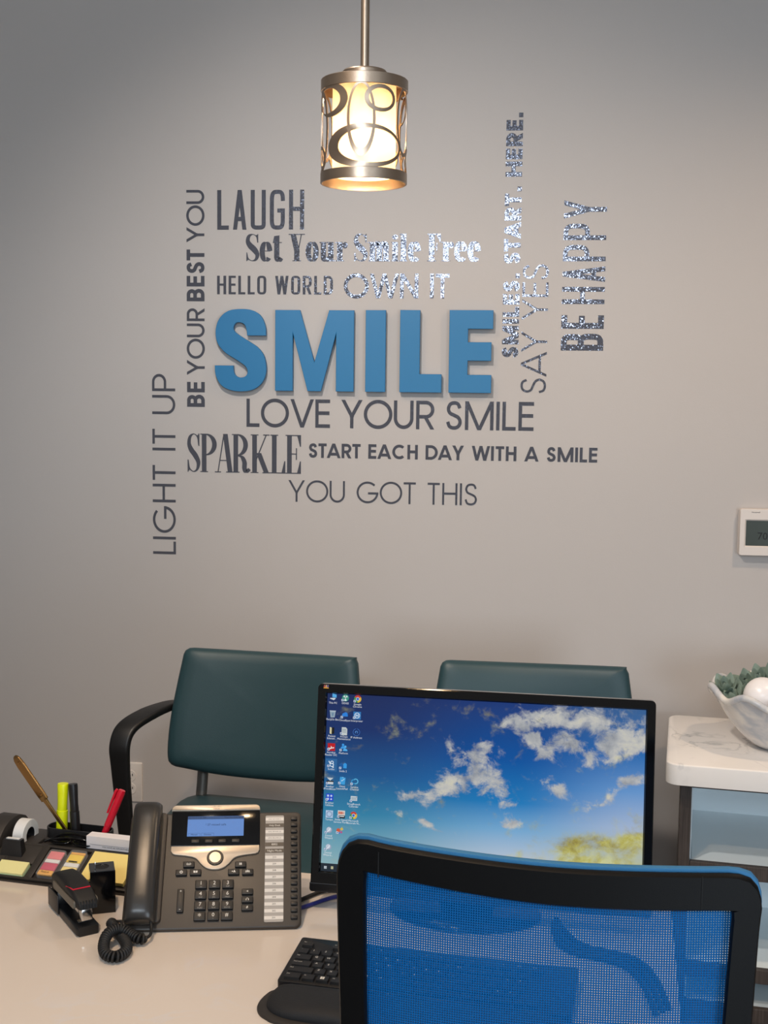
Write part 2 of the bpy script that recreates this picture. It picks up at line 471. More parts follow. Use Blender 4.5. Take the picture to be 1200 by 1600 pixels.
# ------------------------------------------------------------------ wall lettering: drawn letterforms
def oval(cx, cy, rx, ry, a0, a1, n=40, e=2.0):
    out = []
    for i in range(n + 1):
        a = math.radians(a0 + (a1 - a0) * i / n); c, s_ = math.cos(a), math.sin(a)
        out.append((cx + rx * math.copysign(abs(c) ** (2 / e), c), cy + ry * math.copysign(abs(s_) ** (2 / e), s_)))
    return out

def glyph_sans(ch, W, t, e):
    """strokes of a capital, cap height 1, ink width W, weight t; e = 2 round, 4 condensed square-round"""
    h = t / 2; l, r, b, T_ = h, W - h, h, 1 - h; cx = W / 2
    S = []
    def st(*p): S.append(('s', list(p), False))
    def dg(x0, y0, x1, y1): S.append(('d', (x0, y0, x1, y1), False))
    rx, ry = (r - l) / 2, (T_ - b) / 2
    if ch == 'A':
        q = t * 0.55
        dg(q, 0, cx, 1); dg(W - q, 0, cx, 1); yb = 0.27
        xo = q + (cx - q) * yb; st((xo, yb), (W - xo, yb))
    elif ch == 'B':
        m = 0.53; R = W - h
        st((l, 0), (l, 1))
        for y0, y1, RR in ((m, T_, R - 0.03 * W), (b, m, R)):
            q = min((y1 - y0) / 2 * (1 if e == 2 else 0.8), RR - l)
            S.append(('s', [(l, y1)] + oval(RR - q, (y0 + y1) / 2, q, (y1 - y0) / 2, 90, -90, 20, e) + [(l, y0)], False))
    elif ch == 'C': S.append(('s', oval(cx, 0.5, rx, ry, 47, 313, 44, e), False))
    elif ch == 'D':
        q = min(r - l, ry) if e == 2 else (r - l) * 0.75
        st((l, 0), (l, 1)); S.append(('s', [(l, T_)] + oval(r - q, 0.5, q, ry, 90, -90, 36, e) + [(l, b)], False))
    elif ch == 'E': st((l, 0), (l, 1)); st((l, b), (W, b)); st((l, T_), (W, T_)); st((l, 0.52), (W * 0.96, 0.52))
    elif ch == 'G':
        if e == 2:
            S.append(('s', oval(cx, 0.5, rx, ry, 45, 350, 50, e), False)); st((cx * 1.05, 0.46), (W, 0.46))
        else:
            S.append(('s', [(r, 0.72)] + oval(cx, 0.5 + ry * 0.4, rx, ry * 0.6, 20, 180, 22, e) + oval(cx, 0.5 - ry * 0.4, rx, ry * 0.6, 180, 350, 22, e) + [(r, 0.48)], False)); st((cx, 0.48), (W, 0.48))
    elif ch == 'H': st((l, 0), (l, 1)); st((r, 0), (r, 1)); st((l, 0.52), (r, 0.52))
    elif ch == 'I': st((h, 0), (h, 1))
    elif ch == 'L': st((l, 0), (l, 1)); st((l, b), (W, b))
    elif ch == 'M': st((l, 0), (l, 1)); st((r, 0), (r, 1)); dg(l, 1, cx, 0); dg(r, 1, cx, 0)
    elif ch == 'N': st((l, 0), (l, 1)); st((r, 0), (r, 1)); dg(l, 1, r, 0)
    elif ch == 'O':
        if e == 2: S.append(('s', oval(cx, 0.5, rx, ry + 0.012, 0, 360, 56, e)[:-1], True))
        else: S.append(('s', oval(cx, 0.5 + ry * 0.4, rx, ry * 0.6, 0, 180, 24, e) + oval(cx, 0.5 - ry * 0.4, rx, ry * 0.6, 180, 360, 24, e), True))
    elif ch in 'PR':
        m = 0.44; y0, y1 = m, T_
        q = min((y1 - y0) / 2 * (1 if e == 2 else 0.8), r - l)
        st((l, 0), (l, 1)); S.append(('s', [(l, y1)] + oval(r - q, (y0 + y1) / 2, q, (y1 - y0) / 2, 90, -90, 24, e) + [(l, y0)], False))
        if ch == 'R': S.append(('d', (W - t * 0.55, 0, W * 0.50, m), 'n'))
    elif ch == 'S':
        pts = [(.93, .79), (.78, .955), (.5, 1), (.20, .94), (.07, .76), (.19, .595), (.5, .51), (.83, .41), (.96, .235), (.82, .06), (.5, 0), (.17, .06), (.03, .245)]
        S.append(('s', crom([(l + x * (r - l), b + y * (T_ - b)) for x, y in pts], 7), False))
    elif ch == 'T': st((0, T_), (W, T_)); st((cx, 0), (cx, 1))
    elif ch == 'U':
        q = rx if e == 2 else rx * 0.9
        S.append(('s', [(l, 1)] + oval(cx, b + q, rx, q, 180, 360, 30, e) + [(r, 1)], False))
    elif ch == 'V': dg(t * .55, 1, cx, 0); dg(W - t * .55, 1, cx, 0)
    elif ch == 'W':
        dg(t * .55, 1, W * .285, 0); dg(cx, 1, W * .285, 0); dg(cx, 1, W * .715, 0); dg(W - t * .55, 1, W * .715, 0)
    elif ch == 'Y':
        dg(t * .55, 1, cx, 0.42); dg(W - t * .55, 1, cx, 0.42); st((cx, 0), (cx, 0.45))
    elif ch == '.': st((W / 2, 0), (W / 2, W))
    return S

def clip(poly, y, keep_above):
    out = []; n = len(poly)
    for i in range(n):
        a, b = poly[i], poly[(i + 1) % n]
        ia = a[1] >= y - 1e-9 if keep_above else a[1] <= y + 1e-9
        ib = b[1] >= y - 1e-9 if keep_above else b[1] <= y + 1e-9
        if ia: out.append(a)
        if ia != ib:
            k = (y - a[1]) / (b[1] - a[1]); out.append((a[0] + (b[0] - a[0]) * k, y))
    return out

def stroke_strip(pts, closed, wf):
    """left and right outlines of a stroke; wf(i, dx, dy) -> thickness"""
    n = len(pts); Lf, Rt = [], []
    for i in range(n):
        if closed: p, q = pts[i - 1], pts[(i + 1) % n]
        else: p, q = pts[max(i - 1, 0)], pts[min(i + 1, n - 1)]
        dx, dy = q[0] - p[0], q[1] - p[1]; d = math.hypot(dx, dy) or 1; dx /= d; dy /= d
        w = wf(i, dx, dy) / 2
        Lf.append((pts[i][0] - dy * w, pts[i][1] + dx * w)); Rt.append((pts[i][0] + dy * w, pts[i][1] - dx * w))
    return Lf, Rt

def emit_glyph(S, t, wf=None):
    """-> list of ('strip', L, R, closed) / ('poly', pts)"""
    out = []
    for kind, p, c in S:
        if kind == 's':
            L_, R_ = stroke_strip(p, c, wf or (lambda i, dx, dy: t)); out.append(('strip', L_, R_, c))
        elif kind == 'd':
            x0, y0, x1, y1 = p[:4]; tt = p[4] if len(p) > 4 else t
            dx, dy = x1 - x0, y1 - y0; d = math.hypot(dx, dy); ux, uy = dx / d, dy / d; k = tt
            a = (x0 - ux * k, y0 - uy * k); b = (x1 + ux * k, y1 + uy * k) if c != 'n' else (x1 + ux * tt * .3, y1 + uy * tt * .3)
            w = tt / 2
            q = [(a[0] - uy * w, a[1] + ux * w), (b[0] - uy * w, b[1] + ux * w), (b[0] + uy * w, b[1] - ux * w), (a[0] + uy * w, a[1] - ux * w)]
            lo, hi = min(y0, y1), max(y0, y1)
            q = clip(clip(q, lo if lo in (0,) else lo - tt * .2, True), hi, False)
            if len(q) > 2: out.append(('poly', q))
        elif kind == 'p': out.append(('poly', p))
    return out

def didone(ch, W, k, h):
    """high contrast serif letters; W ink width, k thick, h thin. Cap height 1, x height .70"""
    S = []; sv = k * 0.55; XH = 0.70
    def th(i, dx, dy): return h + (k - h) * abs(dy) ** 1.4
    def stem(x, y0, y1, w=k): S.append(('p', [(x - w / 2, y0), (x + w / 2, y0), (x + w / 2, y1), (x - w / 2, y1)], 0))
    def ser(x0, x1, y): S.append(('p', [(x0, y), (x1, y), (x1, y + h), (x0, y + h)], 0))
    def curve(pts, closed=False, w=None): S.append(('c', pts, (closed, w)))
    def diag(x0, y0, x1, y1, w): S.append(('d', (x0, y0, x1, y1, w), 0))
    s = k / 2 + sv * .6
    if ch == 'S':
        pts = [(.88, .70), (.80, .90), (.52, 1 - h / 2), (.22, .92), (.13, .74), (.30, .58), (.62, .43), (.86, .25), (.76, .07), (.46, h / 2), (.16, .10), (.06, .30)]
        ws = [h, h * 1.2, h, k * .6, k * .8, k * 1.05, k * 1.1, k * .85, k * .5, h, h * 1.2, h]
        q = crom([(x * W, y, w) for (x, y), w in zip(pts, ws)], 7); curve([(a, b) for a, b, _ in q], False, [c for _, _, c in q])
        stem(W * .90, .68, 1.0, h); stem(W * .05, 0, .32, h)
        S.append(('p', [(W * .90 - k * .35, .96), (W * .90 + h / 2, .67), (W * .90 + h / 2, .98)], 0)); S.append(('p', [(W * .05 + k * .35, .04), (W * .05 - h / 2, .33), (W * .05 - h / 2, .02)], 0))
    elif ch == 'P' or ch == 'R':
        x = s; stem(x, 0, 1); ser(0, 2 * s, 0); ser(0, x, 1 - h)
        rr = W - k / 2 if ch == 'P' else W * .86 - k / 2; y0 = .44
        q = min((rr - x) * .9, .27)
        curve([(x, 1 - h / 2)] + oval(rr - q, (1 + y0) / 2, q, (1 - y0 - h) / 2, 90, -90, 26) + [(x, y0 + h / 2)])
        if ch == 'R':
            xl = W * .80 - k / 2
            curve(crom([(x + k / 2, y0 + h / 2), (xl - k * .5, .40), (xl, .27), (xl, .12), (xl + k * .35, .02), (W - h, .10)], 7), False, None)
    elif ch == 'A':
        diag(W * .60 - k * .2, 1, W - s * .95, 0, k); diag(W * .60 - k * .5, 1, s * .8, 0, h * 1.1)
        S.append(('p', [(W * .28, .30), (W * .72, .30), (W * .72, .30 + h), (W * .28, .30 + h)], 0)); ser(0, s * 1.6, 0); ser(W - 2 * s, W, 0)
    elif ch == 'K':
        x = s; stem(x, 0, 1); ser(0, 2 * s, 0); ser(0, 2 * s, 1 - h)
        diag(x + k * .4, .36, W - s * 1.0, 1, h * 1.1); diag(x + k * .9, .52, W - s * .95, 0, k)
        ser(W - 2 * s, W, 0); ser(W - s * 1.8, W - s * .2, 1 - h)
    elif ch in 'LE' or ch == 'F':
        x = s; stem(x, 0, 1); ser(0, 2 * s if ch in 'LF' else W, 0)
        if ch in 'LE': ser(x, W, 0); S.append(('p', [(W, 0), (W, .32), (W - h, .32), (W - k * .8, h)], 0))
        if ch in 'EF':
            ser(0, W, 1 - h); S.append(('p', [(W, 1), (W - k * .8, 1 - h), (W - h, .70), (W, .70)], 0))
            ser(x, W * .74, .5); S.append(('p', [(W * .74 - h, .36), (W * .74, .36), (W * .74, .66), (W * .74 - h, .66)], 0))
        else: ser(0, 2 * s, 1 - h)
    elif ch == 'Y':
        xm = W * .5; stem(xm, 0, .45); ser(xm - s, xm + s, 0); diag(s, 1, xm + k * .02, .38, k); diag(W - s * .8, 1, xm + k * .3, .40, h * 1.2)
        ser(0, 2 * s, 1 - h); ser(W - 1.8 * s, W, 1 - h)
    elif ch == 'e':
        cx, r_, yr = W / 2, W / 2 - k * .45, XH / 2 - h / 2
        curve(oval(cx, XH / 2, r_, yr, 5, 318, 40)); S.append(('p', [(k * .5, .36), (W - k * .3, .36), (W - k * .3, .36 + h), (k * .5, .36 + h)], 0))
    elif ch == 'o':
        curve(oval(W / 2, XH / 2, W / 2 - k / 2, XH / 2 - h / 2, 0, 360, 44)[:-1], True)
    elif ch == 't':
        x = W * .42; stem(x, .10, .92); ser(0, W * .95, XH - h)
        S.append(('p', [(x - k / 2, .92), (x + k / 2, .95), (x + k / 2, XH - h), (0.0, XH - h)], 0))
        curve(crom([(x, .18), (x + k * .12, .05), (x + k * .5, h / 2), (W - h, .12)], 6), False, None)
    elif ch == 'u':
        x0, x1 = s * .9, W - s * .9
        stem(x0, .14, XH); ser(0, x0, XH - h); stem(x1, 0, XH); ser(x1 - s, x1, XH - h); ser(x1, W, 0)
        curve(crom([(x0, .20), (x0 + k * .1, .06), (x0 + k * .6, h * .6), (x1 - k * .3, .14)], 6), False, None)
    elif ch == 'r':
        x0 = s; stem(x0, 0, XH); ser(0, 2 * s, 0); ser(0, x0, XH - h)
        curve(crom([(x0 + k * .3, .46), (x0 + k * .9, .64), (W - k * .6, XH - h / 2)], 6), False, [h] * 13)
        S.append(('p', circ(W - k * .48, XH - .115, k * .5, 16, .115), 0))
    elif ch == 'm':
        xs = [s, W / 2, W - s]
        for x in xs: stem(x, 0, XH - (.0 if x == xs[0] else .12)); ser(x - s * .9, x + s * .9, 0)
        ser(0, xs[0], XH - h)
        for a, b in ((xs[0], xs[1]), (xs[1], xs[2])): curve(crom([(a + k * .3, .52), (a + k * .8, .65), (b - k * .3, XH - h / 2), (b, XH - .10), (b, XH - .2)], 6), False, None)
    elif ch in 'il':
        x = W / 2; stem(x, 0, XH if ch == 'i' else 1); ser(0, W, 0); ser(0, x, (XH if ch == 'i' else 1) - h)
        if ch == 'i': S.append(('p', circ(x, .88, k * .55, 18, .085), 0))
    out = []
    for kind, p, c in S:
        if kind == 'c':
            closed, w = c
            L_, R_ = stroke_strip(p, closed, (lambda i, dx, dy: w[i]) if w else th); out.append(('strip', L_, R_, closed))
        else: out += emit_glyph([(kind, p, c)], k)
    return out

AVG = dict(A=.98, B=.66, C=.98, D=.84, E=.56, G=1.05, H=.72, I=None, L=.50, M=1.06, N=.78, O=1.08, P=.66, R=.68, S=.62, T=.58, U=.74, V=.90, W=1.26, Y=.80)
BRD = dict(E=.56, H=.80, I=None, L=.54, M=1.0, S=.60, T=.66, A=.92, R=.70)
CND = dict(A=.36, B=.39, D=.39, E=.31, G=.39, H=.39, L=.30, N=.4, O=.39, P=.37, R=.38, U=.39, W=.58, Y=.42)
DBL = dict(S=.50, e=.47, t=.36, Y=.62, o=.50, u=.58, r=.46, m=.84, i=.29, l=.29, F=.50)
DSP = dict(S=.31, P=.40, A=.46, R=.45, K=.47, L=.36, E=.37)
def letters(txt, style, t, gap, space):
    """-> list of (char, x offset, width, shapes), total width"""
    out = []; x = 0.0; prev = ' '
    for ch in txt:
        if ch == ' ': x += space; prev = ch; continue
        tt = t
        if style == 'didone_bold': W = DBL[ch]; sh = didone(ch, W, t, .03)
        elif style == 'didone': W = DSP[ch]; sh = didone(ch, W, t, .024)
        else:
            tab, e = {'round': (AVG, 2.0), 'bold': (BRD, 2.0), 'cond': (CND, 3.6)}[style]
            W = t if ch in 'I.' else tab[ch]
            if ch == '.': W = t * 1.05
            sh = emit_glyph(glyph_sans(ch, W, tt, e), tt)
        pair = prev + ch
        if pair in ('PA', 'AR') and style == 'didone': x -= .05
        if style in ('round', 'bold'):
            if pair in ('LO', 'OU', 'OV', 'VE', 'YO', 'AY', 'DA', 'WI', 'OT', 'TA', 'AR', 'RT', 'GO', 'LI', 'EA', 'OW', 'WN', 'SA', 'AC', 'Y ', 'OR', 'CH', 'ST', 'LD', 'RL'): x -= gap * .45
            if pair in ('AY', 'TA', 'AV', 'DA'): x -= .06
        out.append((ch, x, W, sh)); x += W + gap; prev = ch
    return out, x - gap

def phrase(txt, style, t, gap, space, box, label, rot=False, weights=None):
    """box: wall X0, X1, Z0, Z1; rot = reads upward (box: base X, top X, Z start, Z end)"""
    if weights:                                           # words of differing weight in one line
        out, tot = [], 0.0
        for w_, tw in zip(txt.split(' '), weights):
            o_, n_ = letters(w_, style, tw, gap, space)
            out += [(c, x + tot, W, sh) for c, x, W, sh in o_]; tot += n_ + space
        tot -= space
    else: out, tot = letters(txt, style, t, gap, space)
    if not rot: X0, X1, Z0, Z1 = box; sx, sy = (X1 - X0) / tot, (Z1 - Z0)
    else: bX, tX, Z0, Z1 = box; sx, sy = (Z1 - Z0) / tot, (bX - tX)
    org = (X0, Z0) if not rot else (bX, Z0)
    root = thing('wall_decal', label, 'wall lettering', (org[0], WY, org[1]), group='slate vinyl phrases on the wall')
    for ch, x, W, shapes in out:
        bm = bmesh.new()
        def P2(p, d):
            a, b = (p[0] + x) * sx, p[1] * sy
            return (a, -d, b) if not rot else (-b, -d, a)
        for q_, shp in enumerate(shapes):
            D = 0.0007 + 0.00009 * q_
            if shp[0] == 'strip':
                _, L_, R_, closed = shp; n = len(L_)
                F = [[bm.verts.new(P2(p, d)) for p in side] for side in (L_, R_) for d in (D, 0.0001)]
                lf, lb, rf, rb = F; m = n if closed else n - 1
                for i in range(m):
                    j = (i + 1) % n
                    bm.faces.new((lf[i], lf[j], rf[j], rf[i])); bm.faces.new((lf[i], lb[i], lb[j], lf[j])); bm.faces.new((rf[j], rb[j], rb[i], rf[i]))
                if not closed:
                    bm.faces.new((lf[0], rf[0], rb[0], lb[0])); bm.faces.new((lf[-1], lb[-1], rb[-1], rf[-1]))
            else:
                f = [bm.verts.new(P2(p, D)) for p in shp[1]]; bk = [bm.verts.new(P2(p, 0.0001)) for p in shp[1]]
                bm.faces.new(f)
                for i in range(len(f)):
                    j = (i + 1) % len(f); bm.faces.new((f[i], f[j], bk[j], bk[i]))
        for f in bm.faces:
            f.normal_update()
        bmesh.ops.remove_doubles(bm, verts=bm.verts, dist=1e-7)
        for f in bm.faces:
            f.normal_update()
            if len(f.verts) >= 3 and abs(f.normal.y) > .5 and f.normal.y > 0: f.normal_flip()
        mb = MB(); mb.bm.free(); mb.bm = bm
        mb.build('letter', M_vinyl, root)
    return root

phrase('LAUGH', 'cond', .105, .105, .2, (-.8387, -.5951, 1.9582, 2.0659), 'tall condensed grey wall decal reading LAUGH')
phrase('Set Your Smile Free', 'didone_bold', .20, .03, .22, (-.7572, -.1095, 1.8724, 1.9463), 'sparkling serif wall decal reading Set Your Smile Free')
phrase('HELLO WORLD', 'cond', .115, .105, .27, (-.8394, -.5136, 1.7816, 1.8324), 'small condensed wall decal reading HELLO WORLD')
phrase('OWN IT', 'round', .15, .09, .42, (-.4833, -.1929, 1.7721, 1.8387), 'sparkling thin wall decal reading OWN IT')
phrase('LOVE YOUR SMILE', 'round', .125, .10, .33, (-.7558, .0442, 1.4144, 1.4930), 'wide grey wall decal reading LOVE YOUR SMILE')
phrase('SPARKLE', 'didone', .112, .004, .2, (-.9257, -.6006, 1.2847, 1.3931), 'tall narrow serif wall decal reading SPARKLE')
phrase('START EACH DAY WITH A SMILE', 'round', .19, .12, .42, (-.5789, .2189, 1.3306, 1.3708), 'long small bold wall decal reading START EACH DAY WITH A SMILE')
phrase('YOU GOT THIS', 'round', .095, .12, .45, (-.6359, -.1056, 1.2057, 1.2666), 'thin wall decal at the bottom reading YOU GOT THIS')
phrase('LIGHT IT UP', 'round', .105, .15, .42, (-.9604, -1.0271, 1.0479, 1.5592), 'thin upright wall decal reading LIGHT IT UP', rot=True)
phrase('BE YOUR BEST YOU', 'round', .14, .13, .38, (-.8753, -.9260, 1.4681, 2.0668), 'upright wall decal reading BE YOUR BEST YOU', rot=True, weights=(.20, .14, .20, .14))
phrase('SMILES. START. HERE.', 'bold', .245, .13, .40, (-.0019, -.0462, 1.6133, 2.2651), 'bold upright wall decal reading SMILES. START. HERE.', rot=True)
phrase('SAY YES', 'round', .09, .10, .36, (.0755, .0061, 1.5161, 1.8656), 'thin upright wall decal reading SAY YES', rot=True)
phrase('BE HAPPY', 'cond', .11, .115, .26, (.2263, .1128, 1.6339, 2.0342), 'tall condensed upright wall decal reading BE HAPPY', rot=True, weights=(.135, .105))

# blue standing-off block letters
def block(ch, poly, X0, X1, Z0, Z1, label, strip=None):
    mb = MB(); th = 0.014; off = 0.006
    if strip:
        L_, R_ = strip
        q = lambda p: (p[0] * (X1 - X0), p[1] * (Z1 - Z0))
        poly = [q(p) for p in L_] + [q(p) for p in reversed(R_)]
    else: poly = [(x * (X1 - X0), y * (Z1 - Z0)) for x, y in poly]
    mb.prism(poly, off, off + th, 0, UPR, bev=0.0008, bsegs=1)
    root = mb.build('block_letter', M_blue, None, smooth=35, loc=(X0, WY, Z0))
    tag(root, label, 'block letter', 'blue block letters')
    pts = {'S': [(.5, .90), (.5, .10)], 'M': [(.12, .2), (.88, .2)], 'I': [(.5, .2), (.5, .8)], 'L': [(.2, .8), (.5, .1)], 'E': [(.2, .2), (.2, .8)]}[ch]
    for x, y in pts: MB().lathe([(0.004, 0), (0.004, off + .001)], 12, 0, T(x * (X1 - X0), 0, y * (Z1 - Z0)) @ UPR).build('standoff', M_blue, root)
    return root
# S drawn as an outline: outer edge then inner edge
S_out = [(.985, .68), (.97, .80), (.88, .92), (.72, .985), (.50, 1.0), (.26, .975), (.09, .88), (.02, .73), (.06, .585), (.20, .475), (.42, .385), (.58, .315), (.635, .25), (.60, .19), (.50, .17), (.41, .19), (.37, .24), (.362, .315)]
S_in = [(.005, .315), (.02, .20), (.12, .08), (.28, .02), (.50, 0), (.74, .025), (.91, .11), (.99, .25), (.955, .42), (.83, .535), (.62, .625), (.46, .69), (.375, .74), (.37, .79), (.41, .83), (.49, .838), (.57, .815), (.61, .76), (.625, .68)]
S_poly = crom(S_out, 5) + crom(S_in, 5)
block('S', S_poly, -.8426, -.6947, 1.5126, 1.7400, 'big blue block letter S, first of the word')
block('M', [(0, 0), (0, 1), (.315, 1), (.50, .36), (.685, 1), (1, 1), (1, 0), (.775, 0), (.775, .72), (.585, 0), (.415, 0), (.225, .72), (.225, 0)], -.6712, -.4515, 1.5156, 1.7377, 'big blue block letter M beside the S')
block('I', [(0, 0), (0, 1), (1, 1), (1, 0)], -.4193, -.3639, 1.5155, 1.7385, 'big blue block letter I, a plain upright bar')
block('L', [(0, 0), (0, 1), (.475, 1), (.475, .225), (1, .225), (1, 0)], -.3245, -.2093, 1.5156, 1.7391, 'big blue block letter L between I and E')
block('E', [(0, 0), (0, 1), (1, 1), (1, .775), (.43, .775), (.43, .615), (.97, .615), (.97, .39), (.43, .39), (.43, .22), (.98, .22), (.98, 0)], -.1897, -.0710, 1.5159, 1.7397, 'big blue block letter E, last of the word')

# ------------------------------------------------------------------ thermostat and outlet on the back wall
th = thing('thermostat', 'white wall thermostat with a dark green display', 'thermostat', (0.602, WY, 1.088))
W_, H_ = 0.158, 0.126
MB().prism(rrect(-.001, .001, W_ + .001, H_ - .001, .006), 0.0, .006, 0, UPR).build('back_plate', M_thermo, th, 30)
fr = MB()
o_ = rrect(0, 0, W_, H_, .005, 4); i1 = rrect(.0125, .0235, W_ - .0125, H_ - .028, .001, 4)
i2 = rrect(.0165, .0265, W_ - .0165, H_ - .0315, .0005, 4)
fr.loft([[(x, -.006, z) for x, z in o_], [(x, -.024, z) for x, z in o_], [(x + (.0012 if x < .08 else -.0012), -.0255, z + (.0012 if z < .06 else -.0012)) for x, z in o_], [(x, -.0255, z) for x, z in i1], [(x, -.0225, z) for x, z in i2], [(x, -.020, z) for x, z in i2]], caps=False)
fr.build('housing', M_thermo, th, 25)
M_tlcd = mat('thermostat_lcd', rgb(48, 54, 44), 0.3, spec=.2, var=(30, 0.10))
MB().box((W_ / 2, -.0205, (.0265 + H_ - .0315) / 2), (W_ - .0325, .002, H_ - .0575)).build('display', M_tlcd, th)
MB().text('Honeywell', .0052, T(.0405, -.0257, H_ - .0085) @ UPR, 0, .0001).build('brand_mark', M_inkd, th, label='small dark maker name on the white rim')
MB().text('70', .028, T(.061, -.0217, .052) @ UPR, 0, .0001).build('digits', M_inkd, th, label='black display digits')

ol = thing('wall_outlet', 'white duplex wall outlet behind the teal chair arm', 'outlet', (-1.098, WY, .376))
MB().prism(rrect(-.035, -.0585, .035, .0585, .004), 0, .0055, 0, UPR, bev=.003).build('cover_plate', M_white, ol, 30)
for s_ in (1, -1):
    rc = MB().prism([(x, y) for x, y in circ(0, s_ * .0195, .0172, 28) if True], .005, .0066, 0, UPR, bev=.0006, bsegs=1)
    rc = rc.build('receptacle', M_white, ol, 30)
    for dx, hh_ in ((-.0063, .0085), (.0063, .007)): MB().box((dx, -.0067, s_ * .0195 + .003), (.0022, .0004, hh_)).build('slot', M_slot, rc)
    MB().lathe([(.0024, 0), (.0024, .0004)], 12, 0, T(0, -.0066, s_ * .0195 - .008) @ UPR).build('ground_hole', M_slot, rc)
MB().lathe([(.0032, 0), (.0032, .001), (0, .0016)], 14, 0, T(0, -.0055, 0) @ UPR).build('screw', M_white, ol, 30)

# ------------------------------------------------------------------ pendant lamp
PX, PY, PB = -.2375, 1.90, 1.828
pl = thing('pendant_lamp', 'lit pendant lamp with a cut-out metal shade and frosted glass', 'lamp', (PX, PY, PB))
MB().lathe([(.0065, .163), (.0065, 2.735 - PB)], 16).build('rod', M_nickel, pl, 40)
MB().lathe([(.0, 2.752 - PB), (.062, 2.75 - PB), (.062, 2.742 - PB), (.03, 2.73 - PB), (.0065, 2.728 - PB)], 32).build('ceiling_canopy', M_nickel, pl, 40)
MB().lathe([(.0065, .165), (.032, .165), (.0335, .163), (.0335, .150), (.0, .150)], 40, cap=False).build('cap', M_nickel, pl, 30)
R_ = .0645
def band(z0, z1): return [(R_, z0), (R_ + .0006, z0 + .0006), (R_ + .0006, z1 - .0006), (R_, z1), (R_ - .0016, z1), (R_ - .0016, z0), (R_, z0)]
MB().lathe(band(.134, .1505), 72, cap=False).build('top_ring', M_nickel, pl, 30)
MB().lathe([(.0, .1475), (R_ - .0016, .1475), (R_ - .0016, .1505), (.0, .1505)], 72, cap=False).build('top_disc', M_nickel, pl, 30)
MB().lathe(band(.0, .0155), 72, cap=False).build('bottom_ring', M_nickel, pl, 30)
def ring_on_drum(mb, outer, inner, n=56):
    """flat band between two ellipses (theta centre deg, z, half angle deg, half height) wrapped on the drum"""
    rows = []
    for r_ in (R_, R_ - .0014):
        for e in (outer, inner):
            row = []
            for i in range(n):
                a = 2 * PI * i / n
                t = math.radians(e[0] + e[2] * math.cos(a)); z = e[1] + e[3] * math.sin(a)
                row.append((r_ * math.sin(t), -r_ * math.cos(t), z))
            rows.append(row)
    mb.loft([rows[0], rows[1], rows[3], rows[2]], closed=True)
cuts = [((3, .0835, 19, .0535), (3, .0865, 15.5, .0465)), ((8, .0455, 55, .0315), (15, .0460, 44, .0245)), ((29, .1135, 22, .0195), (30, .1135, 17, .0140)),
        ((-42, .1130, 27, .0240), (-50, .1130, 24, .0180)), ((-66, .0740, 17, .0580), (-66, .0720, 13.5, .0500)), ((72, .0860, 17, .0500), (72, .0860, 14, .0450)),
        ((-78, .0330, 24, .0200), (-78, .0335, 19, .0150))]
for k in range(2):
    for c_o, c_i in cuts:
        mb = MB(); ring_on_drum(mb, (c_o[0] + 180 * k,) + c_o[1:], (c_i[0] + 180 * k,) + c_i[1:])
        mb.build('shade_loop', M_nickel, pl, 30)
MB().lathe([(.0475, .012), (.0475, .1475), (.0450, .1475), (.0450, .012), (.0475, .012)], 48, cap=False).build('glass_shade', M_frost, pl, 40)
MB().lathe([(.0, .149), (.014, .149), (.014, .100), (.0, .098)], 20, cap=False).build('socket', M_white, pl, 40)
MB().lathe([(.0, .100), (.012, .096), (.022, .076), (.027, .058), (.024, .040), (.014, .030), (.0, .027)], 28, cap=False).build('bulb', M_bulb, pl, 60)

